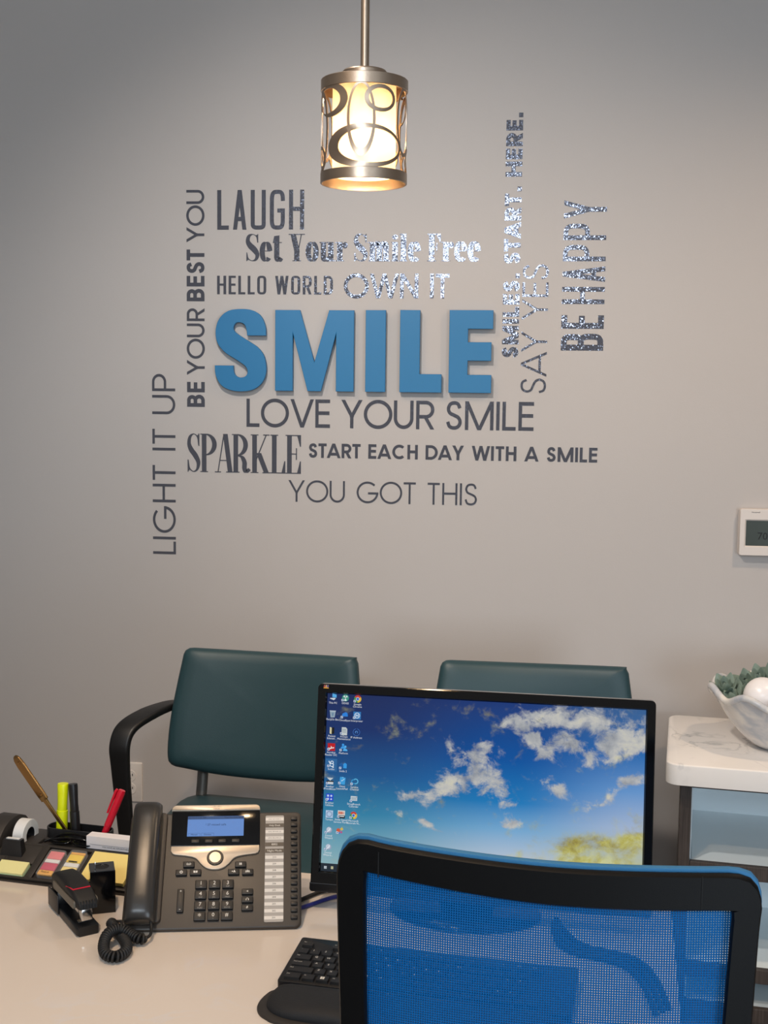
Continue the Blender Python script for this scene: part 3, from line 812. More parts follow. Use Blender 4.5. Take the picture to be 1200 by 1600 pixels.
# ------------------------------------------------------------------ guest chairs along the wall
def guest_chair(label, loc, yaw, arms=True):
    c = thing('guest_chair', label, 'chair', loc, (0, 0, yaw), 'teal waiting chairs along the wall')
    # backrest: drawn in x/up, leaning back
    out = crom([(-.205, .302), (0, .302), (.205, .302), (.221, .299), (.229, .287)], 5)[:-1] + crom([(.229, .287), (.241, .20), (.250, .12), (.252, .05), (.247, .012), (.232, .0)], 5)[:-1]
    out += crom([(.232, .0), (.12, -.014), (0, -.018), (-.12, -.014), (-.232, .0)], 5)[:-1] + crom([(-.232, .0), (-.247, .012), (-.252, .05), (-.250, .12), (-.241, .20), (-.229, .287)], 5)[:-1] + crom([(-.229, .287), (-.221, .299), (-.205, .302)], 5)[:-1]
    lean = T(0, 0, .557) @ RX(math.radians(-12)) @ UPR
    MB().pillow(out, .030, .022, 0, lean, p=14, bend=lambda x, y: .0 + .55 * x * x, edge=.004, centre=(0, .14), dens=140).build('backrest', M_teal, c, 60)
    # seat
    so = rrect(-.235, -.44, .235, .06, .06, 6)
    MB().pillow(so, .035, .035, 0, T(0, 0, .445) @ RX(math.radians(3)), p=8, edge=.008, bend=lambda x, y: -.25 * max(0, -y - .33) ** 1.5 * 4).build('seat', M_teal, c, 60)
    MB().box((0, -.18, .40), (.40, .40, .022), .006).build('seat_pan', M_armblk, c, 30)
    for s_ in (-1, 1):
        # rear upright joining seat and back
        MB().tube([(s_ * .188, .02, .40), (s_ * .188, .045, .50), (s_ * .188, .085, .72)], [(.015, .011)] * 3, 12).build('back_upright', M_post, c, 50)
        if arms:
            # broad strap: sweeps out from the back, bends and runs down to the floor, narrowing
            p3 = crom([(s_ * .238, .075, .700), (s_ * .262, .02, .708), (s_ * .292, -.06, .703), (s_ * .318, -.125, .684), (s_ * .327, -.150, .648), (s_ * .325, -.153, .59), (s_ * .316, -.150, .46), (s_ * .305, -.145, .30), (s_ * .292, -.14, .012)], 7)
            n = len(p3); rings = []
            for i, p in enumerate(p3):
                a = Vector(p3[max(i - 1, 0)]); b = Vector(p3[min(i + 1, n - 1)]); d = (b - a).normalized()
                q = i / (n - 1)
                w = Vector((1, -.25 * s_ * (1 - min(1, q * 2)), 0)); w = (w - d * w.dot(d)).normalized(); nn = d.cross(w).normalized()
                hw = .015 + .011 * min(1, q * 4) if q < .3 else max(.0135, .026 - .030 * max(0, q - .55)); ht = .010
                rings.append([tuple(Vector(p) + w * x + nn * y) for x, y in rrect(-hw, -ht, hw, ht, .007, 3)])
            MB().loft(rings).build('arm', M_armblk, c, 50)
            MB().tube([(s_ * .308, -.145, .385), (s_ * .20, -.15, .39)], .012, 12).build('arm_bracket', M_armblk, c, 50)
            MB().lathe([(.016, 0), (.016, .012), (.01, .014)], 14, 0, T(s_ * .292, -.14, 0)).build('foot', M_armblk, c, 40)
        MB().tube([(s_ * .188, -.33, .40), (s_ * .20, -.37, .012)], .012, 12).build('leg', M_post, c, 50)
        MB().lathe([(.016, 0), (.016, .012), (.01, .014)], 14, 0, T(s_ * .20, -.37, 0)).build('foot', M_armblk, c, 40)
        MB().tube([(s_ * .188, .02, .41), (s_ * .20, .13, .012)], .012, 12).build('leg', M_post, c, 50)
        MB().lathe([(.016, 0), (.016, .012), (.01, .014)], 14, 0, T(s_ * .20, .13, 0)).build('foot', M_armblk, c, 40)
    return c
guest_chair('teal guest chair behind the desk phone, near the wall outlet', (-.612, 3.025, 0), math.radians(-6.6))
guest_chair('teal guest chair mostly hidden behind the computer monitor', (.052, 3.0, 0), math.radians(-1.5), arms=False)

# ------------------------------------------------------------------ display cabinet with quartz top
DC = (.40, 2.972, 0)
dc = thing('display_cabinet', 'dark wood open shelf cabinet with a white quartz top', 'cabinet', DC, (0, 0, math.radians(-7.5)))
CW, CDp = .95, .40
top = rrect(-.028, -.043, CW + .036, CDp + .03, .034, 8)
MB().prism(top, .600, .650, 0, None, bev=.005, bsegs=3).build('quartz_top', M_quartz, dc, 30)
MB().box((.0205, CDp / 2, .30), (.027, CDp, .600), .001).build('side_panel', M_wood, dc)
MB().box((CW - .017, CDp / 2, .30), (.034, CDp, .600), .001).build('side_panel', M_wood, dc)
MB().box((CW / 2, .012, .592), (CW - .068, .024, .017), .001).build('top_rail', M_wood, dc)
MB().box((CW / 2, CDp - .006, .30), (CW - .068, .012, .596)).build('back_panel', M_shelf, dc)
for s_ in (0, 1): MB().box((.0355 if s_ == 0 else CW - .0355, CDp / 2 + .01, .30), (.003, CDp - .03, .594)).build('side_lining', M_shelf, dc)
for zt in (.402, .150, .052):
    sh = MB().box((CW / 2, CDp / 2 + .004, zt - .017), (CW - .078, CDp - .024, .033)).build('shelf', M_shelf, dc)
    MB().box((CW / 2, .0085, zt - .0175), (CW - .070, .017, .0345), .001).build('shelf_edging', M_wood, sh)
MB().box((CW / 2, .012, .009), (CW - .07, .02, .016)).build('plinth', M_wood, dc)

# ceramic bowl with a ruffled rim
BX, BY, BZ = .662, 3.115, .650
bowl = thing('ceramic_bowl', 'marbled white ceramic bowl with a ruffled rim on the quartz top', 'bowl', (BX, BY, BZ))
def bowl_r(th_, q):
    w = math.cos(8 * (th_ - PI) - .9) * .8 + math.cos(3 * th_ + 2.1) * .15
    base = [(.040, .0), (.062, .006), (.088, .026), (.115, .056), (.138, .088), (.153, .112), (.163, .128), (.170, .138)]
    f = q * (len(base) - 1); i = min(int(f), len(base) - 2); k = f - i
    r_ = base[i][0] * (1 - k) + base[i + 1][0] * k; z_ = base[i][1] * (1 - k) + base[i + 1][1] * k
    return r_ * (1 + .028 * w * q ** 2.5), z_ + .015 * w * q ** 3
nb, qs = 96, [0, .1, .22, .35, .5, .64, .77, .88, .95, 1.0]
outer = [[(bowl_r(2 * PI * i / nb, q)[0] * math.cos(2 * PI * i / nb), bowl_r(2 * PI * i / nb, q)[0] * math.sin(2 * PI * i / nb), bowl_r(2 * PI * i / nb, q)[1]) for i in range(nb)] for q in qs]
inner = []
for q in (1.0, .95, .85, .7, .5, .3, .12):
    row = []
    for i in range(nb):
        r_, z_ = bowl_r(2 * PI * i / nb, q); r_ = r_ - (.006 if q < 1 else .004); z_ = z_ + (.006 if q < 1 else .004)
        row.append((r_ * math.cos(2 * PI * i / nb), r_ * math.sin(2 * PI * i / nb), z_))
    inner.append(row)
MB().loft(outer + inner).build('body', M_ceramic, bowl, 60)
lipp = [(math.cos(a) * bowl_r(a, 1)[0] * .985, math.sin(a) * bowl_r(a, 1)[0] * .985, bowl_r(a, 1)[1] + .002) for a in [2 * PI * i / nb for i in range(nb)]]
MB().tube(lipp, .0085, 12, closed=True).build('rolled_rim', M_ceramic, bowl, 60)
# pearl balls resting in the bowl
for i, (x, y, z, r_, lb) in enumerate([(.611, 3.075, .786, .047, 'white pearl ball in the front of the ceramic bowl'), (.722, 3.075, .783, .046, 'white pearl ball at the far side of the ceramic bowl')]):
    b = MB().sphere((0, 0, 0), r_, 0, 40).build('decorative_ball', M_ball, None, 60, loc=(x, y, z)); tag(b, lb, 'ball', 'pearl balls in the bowl')
# succulent garland along the back of the rim
sg = thing('succulent_garland', 'green artificial succulents along the back rim of the bowl', 'plant', (BX + .020, BY, BZ + .124))
def rosette(R, tip):
    mb = MB()
    for ring, (n, rr, tilt, ln) in enumerate([(6, .010, 26, 1.0), (5, .007, 48, .85), (4, .004, 68, .65), (3, .002, 82, .45)]):
        for k in range(n):
            a = 2 * PI * k / n + ring * .5; L = R * ln
            leaf = crom([(0, -.12 * L), (.36 * L, .28 * L), (.40 * L, .60 * L), (.16 * L, .93 * L), (0, 1.04 * L), (-.16 * L, .93 * L), (-.40 * L, .60 * L), (-.36 * L, .28 * L)], 4, True)
            M = RZ(a) @ T(0, rr * R / .03, 0) @ RX(math.radians(tilt)) @ T(0, 0, 0)
            mb.pillow(leaf, .07 * L, .09 * L, 1 if (k + ring) % 7 == 6 else 0, M, p=2.5, rings=(.5, .85, 1.0), bend=lambda x, y, L=L: .45 * y * y / L, centre=(0, .45 * L))
    return mb
pos = [(-.150, .030, .030, -35), (-.118, .055, .012, -30), (-.085, .092, .030, -15), (-.050, .118, .036, -5), (-.010, .135, .044, 4), (.030, .138, .046, 10), (.068, .125, .040, 20), (.100, .098, .032, 30), (-.135, -.010, .012, -55), (-.100, .085, .004, -20)]
for i, (x, y, z, a) in enumerate(pos):
    R = .031 + .005 * rnd.random()
    rosette(R, 0).build('rosette', [M_leaf, M_leaft], sg, 50, loc=(x, y, z - .02), rot=(math.radians(38 + rnd.uniform(-14, 14)), math.radians(rnd.uniform(-18, 18)), math.radians(a * 1.2)))
MB().tube(crom([(x, y, z - .022) for x, y, z, a in pos[:8]], 5), .0035, 8).build('stem', M_leaft, sg, 60)

# ------------------------------------------------------------------ reception desk
DZ = .735
desk = thing('reception_desk', 'white quartz topped reception desk carrying the phone and monitor', 'desk', (0, 0, 0))
top = [(-1.75, 1.498), (.205, 1.335), (.252, 2.0 - .106), (-1.75, 2.085)]
MB().prism(top, DZ - .04, DZ, 0, None, bev=.004, bsegs=3).build('worktop', M_quartzd, desk, 30)
MB().prism([(-1.70, 2.04), (.215, 1.86), (.215, 1.84), (-1.70, 2.02)], .02, DZ - .04).build('modesty_panel', M_wood, desk)
MB().prism([(.185, 1.38), (.215, 1.38), (.235, 1.84), (.205, 1.84)], 0, DZ - .04).build('end_panel', M_wood, desk)
MB().prism([(-1.71, 1.54), (-1.68, 1.54), (-1.68, 2.02), (-1.71, 2.02)], 0, DZ - .04).build('end_panel', M_wood, desk)

# ------------------------------------------------------------------ computer monitor
MW, MH = .506, .312
MO = thing('computer_monitor', 'black widescreen monitor showing a cloudy blue sky desktop', 'monitor', (-.297, 1.8119, DZ), (0, 0, math.radians(-3.675)))
TILT = math.radians(81.12 - 90)
PANEL = T(0, 0, .0286) @ RX(-TILT * -1) @ UPR        # panel drawing: x right, y up, +z to the viewer
def pbuild(mb, name, m, par, smooth=30, label=None):
    mb.bm.transform(PANEL); return mb.build(name, m, par, smooth, label)
SX0, SY0, SX1, SY1 = .0143, .0295, .4920, .2975
mb = MB()
o = rrect(0, 0, MW, MH, .007, 4); ii = rrect(SX0 - .002, SY0 - .002, SX1 + .002, SY1 + .002, .0005, 4); ij = rrect(SX0, SY0, SX1, SY1, .0005, 4)
o2 = rrect(.0015, .0015, MW - .0015, MH - .0015, .006, 4)
mb.loft([[(x, y, -.012) for x, y in o], [(x, y, .0045) for x, y in o], [(x, y, .006) for x, y in o2], [(x, y, .006) for x, y in ii], [(x, y, .002) for x, y in ij], [(x, y, .0005) for x, y in ij]], caps=False)
bez = pbuild(mb, 'bezel', M_gloss, MO, 25)
mb = MB(); mb.pillow(rrect(.004, .004, MW - .004, MH - .004, .01, 4), .001, .034, 0, T(0, 0, -.012), p=5, edge=.001)
pbuild(mb, 'back_cover', M_black, MO, 50)
mb = MB(); mb.prism(rrect(-.0012, -.002, MW + .0012, .0355, (.006, .006, .002, .002), 4), .0, .0078, bev=.0012); mb.bm.transform(T(0, 0, 0))
# lower chin sits just proud of the bezel, below the picture
chin = MB().prism(rrect(-.001, -.001, MW + .001, .0125, (.005, .005, .001, .001), 4), -.010, .0078, bev=.0012)
mb.bm.free(); pbuild(chin, 'chin', M_black, MO, 30)

# sky picture, drawn with nodes in the panel's own coordinates
def sky_picture():
    m, nt, b, N, L = node_mat('sky_desktop_picture')
    uv = N('ShaderNodeUVMap'); sp = N('ShaderNodeSeparateXYZ'); L(uv.outputs[0], sp.inputs[0])
    u, v = sp.outputs[0], sp.outputs[1]
    def ramp(sock, stops):
        r = N('ShaderNodeValToRGB'); e = r.color_ramp.elements
        while len(e) < len(stops): e.new(.5)
        for q, (p, c) in zip(e, stops): q.position = p; q.color = rgb(*c)
        L(sock, r.inputs[0]); return r.outputs[0]
    def mixc(f, a, c):
        x = N('ShaderNodeMix'); x.data_type = 'RGBA'
        (L(f, x.inputs[0]) if not isinstance(f, float) else setattr(x.inputs[0], 'default_value', f))
        for k, s_ in ((6, a), (7, c)):
            if isinstance(s_, tuple): x.inputs[k].default_value = rgb(*s_)
            else: L(s_, x.inputs[k])
        return x.outputs[2]
    def mth(op, a, c=None):
        x = N('ShaderNodeMath'); x.operation = op
        for k, s_ in ((0, a), (1, c)):
            if s_ is None: continue
            if isinstance(s_, (int, float)): x.inputs[k].default_value = s_
            else: L(s_, x.inputs[k])
        return x.outputs[0]
    left = ramp(v, [(0, (150, 184, 190)), (.16, (112, 165, 184)), (.33, (48, 130, 168)), (.55, (20, 84, 142)), (.8, (15, 46, 104)), (1, (20, 40, 92))])
    mid = ramp(v, [(0, (196, 210, 208)), (.16, (178, 196, 216)), (.30, (120, 172, 214)), (.45, (30, 124, 190)), (.68, (8, 84, 160)), (1, (14, 52, 120))])
    right = ramp(v, [(0, (196, 210, 190)), (.15, (184, 190, 160)), (.35, (168, 186, 214)), (.55, (104, 152, 208)), (.75, (44, 108, 178)), (1, (52, 96, 150))])
    f1 = N('ShaderNodeMapRange'); f1.interpolation_type = 'SMOOTHSTEP'; f1.inputs[1].default_value = .12; f1.inputs[2].default_value = .62; L(u, f1.inputs[0])
    f2 = N('ShaderNodeMapRange'); f2.interpolation_type = 'SMOOTHSTEP'; f2.inputs[1].default_value = .60; f2.inputs[2].default_value = 1.0; L(u, f2.inputs[0])
    sky = mixc(f2.outputs[0], mixc(f1.outputs[0], left, mid), right)
    mp = N('ShaderNodeMapping'); mp.inputs['Scale'].default_value = (1.78, 1.0, 1); L(uv.outputs[0], mp.inputs['Vector'])
    def noise(sc_, det, dist, loc=(0, 0, 0), rough=.6):
        mm = N('ShaderNodeMapping'); mm.inputs['Scale'].default_value = (1.78, 1.15, 1); mm.inputs['Location'].default_value = loc; L(uv.outputs[0], mm.inputs['Vector'])
        n = N('ShaderNodeTexNoise'); n.inputs['Scale'].default_value = sc_; n.inputs['Detail'].default_value = det; n.inputs['Distortion'].default_value = dist; n.inputs['Roughness'].default_value = rough
        L(mm.outputs[0], n.inputs['Vector']); return n.outputs['Fac']
    def blobs(lst):
        tot = None
        for (cx, cy, rx, ry, rot_, amp) in lst:
            c, s_ = math.cos(math.radians(rot_)), math.sin(math.radians(rot_))
            du, dv = mth('SUBTRACT', u, cx), mth('SUBTRACT', v, cy)
            a = mth('ADD', mth('MULTIPLY', du, c * 1.78 / rx), mth('MULTIPLY', dv, s_ / rx))
            d = mth('ADD', mth('MULTIPLY', du, -s_ * 1.78 / ry), mth('MULTIPLY', dv, c / ry))
            q = mth('ADD', mth('MULTIPLY', a, a), mth('MULTIPLY', d, d))
            g = mth('MULTIPLY', mth('POWER', 2.718, mth('MULTIPLY', q, -1.0)), amp)
            tot = g if tot is None else mth('MAXIMUM', tot, g)
        return tot
    def cloud(lst, nz, lo, hi):
        s_ = mth('ADD', mth('MULTIPLY', blobs(lst), .60), mth('MULTIPLY', nz, 1.75))
        r = N('ShaderNodeMapRange'); r.interpolation_type = 'SMOOTHSTEP'; r.inputs[1].default_value = lo; r.inputs[2].default_value = hi; L(s_, r.inputs[0]); return r.outputs[0]
    nA = noise(8.0, 10, .35, (0, 0, 0), .68); nB = noise(7, 9, .3, (3.1, 1.7, 0), .62)
    white = [(.38, .50, .20, .07, 22, 1.0), (.50, .60, .22, .085, -42, 1.1), (.30, .46, .12, .04, 10, .8), (.43, .55, .12, .08, 40, .9), (.455, .66, .10, .06, 0, .85), (.63, .90, .14, .07, 0, .95), (.66, .80, .08, .07, 0, .9), (.76, .80, .12, .09, 10, 1.0), (.84, .92, .24, .09, 0, 1.05), (.93, .82, .22, .13, 15, 1.1), (.72, .93, .20, .07, 0, .95), (.70, .74, .10, .06, 50, .9),
             (.74, .54, .09, .06, -20, .95), (.58, .44, .05, .03, 0, .8), (.95, .60, .12, .05, 25, .85), (.88, .48, .14, .05, 30, .75), (.50, .76, .10, .05, 0, .7), (.56, .70, .08, .04, 40, .6), (.22, .36, .10, .03, -20, .55), (.34, .30, .09, .03, -25, .7), (.60, .33, .10, .04, 0, .6)]
    wm = cloud(white, nA, 1.10, 1.46)
    shade = ramp(nB, [(.3, (128, 134, 146)), (.5, (178, 180, 182)), (.68, (216, 212, 200))])
    col = mixc(wm, sky, shade)
    low = [(.85, .20, .32, .14, 12, 1.0), (.95, .26, .20, .10, 25, 1.0), (.75, .22, .16, .06, 15, .7), (.62, .12, .25, .05, 5, .45)]
    ym = cloud(low, nB, .98, 1.55)
    ycol = ramp(nA, [(.35, (146, 132, 62)), (.52, (186, 180, 96)), (.66, (206, 208, 150))])
    col = mixc(ym, col, ycol)
    b.inputs['Base Color'].default_value = (.004, .004, .004, 1); b.inputs['Roughness'].default_value = .18
    L(col, b.inputs['Emission Color']); b.inputs['Emission Strength'].default_value = .92
    return m
M_sky = sky_picture()
me_bm = bmesh.new()
vs = [me_bm.verts.new((x, y, .001)) for x, y in ((SX0, SY0), (SX1, SY0), (SX1, SY1), (SX0, SY1))]
f = me_bm.faces.new(vs); ul = me_bm.loops.layers.uv.new('UVMap')
for l, q in zip(f.loops, ((0, 0), (1, 0), (1, 1), (0, 1))): l[ul].uv = q
mb = MB(); mb.bm.free(); mb.bm = me_bm
screen = pbuild(mb, 'screen', M_sky, MO, None)
# desktop icons and task bar on the screen
EM = {}
def em(c):
    if c not in EM: EM[c] = emitmat('screen_%d_%d_%d' % c, rgb(*c), .9)
    return EM[c]
taskbar = MB().quads([[(SX0, SY0, .0013), (SX1, SY0, .0013), (SX1, SY0 + .0118, .0013), (SX0, SY0 + .0118, .0013)]])
taskbar = pbuild(taskbar, 'taskbar', em((34, 44, 56)), screen, None, 'dark bar along the foot of the screen')
mb = MB()
for i in (0, 1):
    for j in (0, 1): mb.quads([[(.0195 + i * .0021, .0332 + j * .0021, .0016), (.0213 + i * .0021, .0332 + j * .0021, .0016), (.0213 + i * .0021, .0350 + j * .0021, .0016), (.0195 + i * .0021, .0350 + j * .0021, .0016)]])
pbuild(mb, 'start_button', em((206, 214, 222)), screen, None, 'pale four pane start symbol')
pbuild(MB().quads([[(.0300, .0332, .0016), (.0338, .0332, .0016), (.0338, .0374, .0016), (.0300, .0374, .0016)]]), 'taskbar_icon', em((190, 186, 150)), screen, None)
ZI = .0016
def poly(mb, pts, mi, z=0): mb.quads([[(x, y, ZI + z) for x, y in pts]], mi)
def icon(cx, cy, shapes, label_lines, shortcut=True, hi=False):
    """shapes: (colour, points around 0,0 in mm)"""
    cols = [(228, 232, 238), (40, 70, 120)]; mb = MB()
    def ci(c):
        if c not in cols: cols.append(c)
        return cols.index(c)
    if hi: poly(mb, [(cx - .0090, cy - .0115), (cx + .0088, cy - .0115), (cx + .0088, cy + .0075), (cx - .0090, cy + .0075)], ci((44, 104, 160)), -.0002)
    for k, (c, pts) in enumerate(shapes): poly(mb, [(cx + x / 1000, cy + y / 1000) for x, y in pts], ci(c), .00003 * k)
    if shortcut:
        poly(mb, [(cx - .0062, cy - .0052), (cx - .0028, cy - .0052), (cx - .0028, cy - .0018), (cx - .0062, cy - .0018)], ci((214, 220, 228)), .0004)
        poly(mb, [(cx - .0055, cy - .0046), (cx - .0045, cy - .0046), (cx - .0034, cy - .0032), (cx - .0034, cy - .0024), (cx - .0044, cy - .0024), (cx - .0055, cy - .0036)], ci((60, 110, 180)), .0006)
    for k, ln in enumerate(label_lines):
        mb.text(ln, .0041, T(cx, cy - .0082 - k * .0036, ZI + .0004), 0, 0)
    mb.bm.transform(PANEL)
    return mb.build('desktop_icon', [em(c) for c in cols], screen)
def sq(s, x=0, y=0, h=None): h = h or s; return [(x - s, y - h), (x + s, y - h), (x + s, y + h), (x - s, y + h)]
def cc(r, x=0, y=0, n=22, ry=None): return circ(x, y, r, n, ry)
def pie(r, a0, a1, n=12): return [(0, 0)] + [(r * math.cos(math.radians(a0 + (a1 - a0) * i / n)), r * math.sin(math.radians(a0 + (a1 - a0) * i / n))) for i in range(n + 1)]
def arcp(r0, r1, a0, a1, x=0, y=0, n=18):
    A_ = [math.radians(a0 + (a1 - a0) * i / n) for i in range(n + 1)]
    return [(x + r1 * math.cos(a), y + r1 * math.sin(a)) for a in A_] + [(x + r0 * math.cos(a), y + r0 * math.sin(a)) for a in reversed(A_)]
browser = [((206, 62, 50), pie(5.6, 30, 150)), ((66, 150, 84), pie(5.6, 150, 270)), ((224, 184, 60), pie(5.6, -90, 30)), ((226, 230, 232), cc(2.7)), ((58, 112, 204), cc(2.1))]
disc = [((150, 166, 190), cc(4.6, .4, .3)), ((196, 206, 222), cc(3.4, -.2, 1)), ((240, 244, 250), [(-3, -2.6), (.2, .2), (1.6, 3.2), (2.6, 3.2), (1.2, 0), (-2.2, -3.2)])]
c1, c2, c3 = .0235, .0425, .0615
icon(c1, .2915, [((90, 176, 236), [(-1.5, 6), (5, 4.6), (5, -.2), (-1.5, .6)]), ((210, 216, 224), [(-5, -1), (2, -.4), (4, -1.4), (1, -4), (-5, -2)])], ['This PC'], False)
icon(c2, .2918, [((60, 146, 128), cc(5.4)), ((225, 236, 236), pie(4, 25, 75)), ((225, 236, 236), pie(4, 105, 155)), ((225, 236, 236), pie(4.6, 240, 300)), ((60, 146, 128), cc(1.6)), ((225, 236, 236), cc(.9))], ['DEXIS'])
icon(c3, .2912, browser, ['Google', 'Chrome'])
icon(c1, .2664, [((150, 170, 186), [(-4.6, 4.6), (4.6, 4.6), (3.2, -5), (-3.2, -5)]), ((190, 204, 214), [(-5, 5.2), (5, 5.2), (4.6, 4), (-4.6, 4)]), ((110, 140, 166), [(-2, 2), (2, 2), (1.2, -3), (-1.2, -3)])], ['Recycle Bin'], False)
icon(c2, .2660, [((42, 130, 222), cc(2.6, -1.6, .2)), ((42, 130, 222), cc(3.2, 1.2, .9)), ((42, 130, 222), sq(4.4, .2, -1, 1.2))], ['CloudSpot'])
icon(c3, .2661, [((46, 120, 186), sq(5.8)), ((214, 228, 240), arcp(3.4, 4.4, 0, 359)), ((214, 228, 240), sq(.6, -1.6, 0, 2)), ((214, 228, 240), sq(.6, 1.6, 0, 2)), ((214, 228, 240), sq(1.6, 0, 0, .5))], ['Interpreter'])
icon(c1, .2412, [((214, 206, 164), [(-3.6, 5.4), (-.6, 4.4), (-.6, -5.4), (-3.6, -4.4)]), ((20, 22, 26), [(-.6, 4.8), (3.4, 5), (3.4, -4.6), (-.6, -5)])], ['Patient', 'Educati...'], False)
icon(c2, .2413, [((198, 206, 208), [(-4, 6), (2.4, 6), (4.6, 3.6), (4.6, -6), (-4, -6)]), ((130, 146, 156), sq(3, 0, 2.6, .5)), ((130, 146, 156), sq(3, 0, .6, .4)), ((130, 146, 156), sq(3, 0, -1.4, .4))], ['0-Days', 'Maintenance'])
icon(c3, .2409, [((64, 116, 196), arcp(4.9, 5.5, 100, 440)), ((90, 150, 220), arcp(1.4, 2.1, -60, 190)), ((90, 150, 220), [(-2.2, -1.6), (-1.4, -1.6), (-.4, 1), (-1.2, 1)])], ['IP Address'], False)
icon(c1, .2163, [((190, 24, 34), sq(5.8)), ((240, 240, 240), arcp(3.0, 3.8, 190, 300, 2.6, 2)), ((240, 240, 240), arcp(3.0, 3.8, 235, 345, -2.6, 1.6)), ((240, 240, 240), [(-4, -3.4), (-3.4, -4), (4, -.6), (4, .4)])], ['Acrobat', 'Reader DC'])
icon(c2, .2162, [((60, 156, 232), cc(1.9, -1, 4.4)), ((60, 156, 232), arcp(0, 3.6, 0, 180, -1, -1.2)), ((84, 176, 240), cc(1.9, 2.6, 1.8)), ((84, 176, 240), arcp(0, 3.6, 0, 180, 2.6, -4.6))], ['Platform'])
icon(c1 + .0009, .1912, [((222, 236, 248), arcp(1.5, 2.6, 0, 359, 1, 2)), ((222, 236, 248), arcp(2.0, 3.2, 180, 430, .8, -1.6)), ((222, 236, 248), [(-4.6, 3.8), (-3.2, 4.2), (-.6, -.6), (-2, -1.4)])], ['Scribe'], True, True)
mb = MB(); mb.quads([[(c1 + .0030, .1880, .0030), (c1 + .0034, .1847, .0030), (c1 + .0057, .1866, .0030)]]); pbuild(mb, 'mouse_pointer', em((238, 242, 246)), screen, None, 'small white mouse pointer')
icon(c2 + .0005, .1892, [((26, 92, 160), cc(2.6, -3, 1.4)), ((26, 92, 160), sq(2.4, -3, -.6, 2)), ((52, 156, 230), cc(2.8, 2.8, 1.4)), ((52, 156, 230), sq(2.6, 2.8, -1, 2.6))], ['Smile 2'])
icon(c1, .1650, [((198, 206, 210), [(-5, 5), (5, 5), (0, .4)]), ((30, 34, 40), sq(5.4, 0, -.6, 1.2)), ((206, 212, 216), sq(4.2, .8, -3, 1.8))], ['Brother', 'iPrint&Scan'])
icon(c2, .1664, [((60, 160, 224), [(-3.6, 6), (5, 5), (4, -5.6), (-4.6, -5)]), ((190, 226, 246), [(-2, 1.4), (-1, -1), (3.4, 2.6), (3.4, 3.6), (-.8, .6)]), ((120, 200, 240), [(-1, 6), (2, 5.6), (1, 3.6)])], ['Omni', 'LaunchPad'])
icon(c3, .1663, [((56, 156, 214), arcp(2.2, 3.6, 60, 300, -1.6, 0)), ((96, 190, 232), arcp(2.8, 4.2, -110, 130, 1.6, .6))], ['Service', 'Channel'])
icon(c1 + .0004, .1404, [((28, 74, 206), sq(5.6)), ((196, 212, 240), sq(1.5, -2.6, 2.4)), ((196, 212, 240), cc(1.6, 2.4, 2.4)), ((196, 212, 240), sq(1.5, -2.6, -2.4)), ((214, 226, 246), [(2.4, -.6), (3, -2), (4.2, -2.2), (3.2, -3), (3.6, -4.2), (2.4, -3.4), (1.2, -4.2), (1.6, -3), (.6, -2.2), (1.8, -2)])], ['Brother', 'Utilities'])
icon(c3, .1408, [((212, 220, 226), sq(5, 0, .4, 3.4)), ((168, 184, 196), sq(4.2, 0, .2, 2.4)), ((30, 40, 60), sq(.5, 4, 2.8))], ['SmugBranch', 'Calendar'])
icon(c1 + .0009, .1153, [((182, 206, 232), sq(5.6))] + [((24, 60, 130), [(3.0 * math.cos(a) - .35 * math.sin(a), 3.0 * math.sin(a) + .35 * math.cos(a)), (4.8 * math.cos(a) - .5 * math.sin(a), 4.8 * math.sin(a) + .5 * math.cos(a)), (4.8 * math.cos(a) + .5 * math.sin(a), 4.8 * math.sin(a) - .5 * math.cos(a)), (3.0 * math.cos(a) + .35 * math.sin(a), 3.0 * math.sin(a) - .35 * math.cos(a))]) for a in [PI / 6 * k for k in range(12)]], ['Tempo'], False)
ic = icon(c2 + .0005, .1160, [((222, 220, 214), sq(5.6, 0, 2.2, 3.6)), ((16, 18, 22), sq(5.6, 0, -3.6, 2.2)), ((206, 92, 60), sq(1.0, -3.4, 2.2, 2)), ((206, 92, 60), sq(1.0, -.8, 2.2, 2)), ((206, 92, 60), sq(.8, 1.4, 2.2, 2)), ((206, 92, 60), sq(.5, 3.6, 2.2, 2)), ((220, 222, 226), sq(3.2, 1.2, -3, .7))], ['Smile Squad', 'Service Portal'])
icon(c3 + .0004, .1157, browser, ['Microsoft', 'Tutorials N...'])
icon(c1 + .0012, .0912, disc, ['Dental', 'Wizard'])
icon(c2 - .0002, .0919, [((206, 92, 64), cc(3, -3, 0)), ((214, 186, 80), [(2.4, 5), (5, 2), (2, -.4), (-.4, 2.4)]), ((190, 80, 140), cc(1.6, 1.6, -2.6)), ((90, 130, 200), sq(1.2, -1, -4))], [])
icon(c1 + .0012, .0656, disc, ['Dental', 'Wizard...'])
# maker's three-bird badge on the bezel corner
mb = MB()
for k, (x, c) in enumerate(((-.0026, 0), (0, 1), (.0026, 2))):
    mb.quads([[(.0126 + x + px_ / 1000, .3082 + py_ / 1000, .0063) for px_, py_ in circ(0, 0, 1.25, 12, 1.8)]], c)
    mb.quads([[(.0126 + x + px_ / 1000, .3100 + py_ / 1000, .0064) for px_, py_ in circ(.4, 0, .8, 10)]], c)
mb.quads([[(.0082, .3052, .0062), (.0170, .3052, .0062), (.0160, .3066, .0062), (.0092, .3066, .0062)]], 3)
mb.bm.transform(PANEL); mb.build('bird_badge', [mat('badge_red', rgb(170, 70, 70), .4), mat('badge_cream', rgb(196, 160, 120), .4), mat('badge_blue', rgb(110, 100, 150), .4), M_amber], MO, label='small coloured badge on the upper corner')
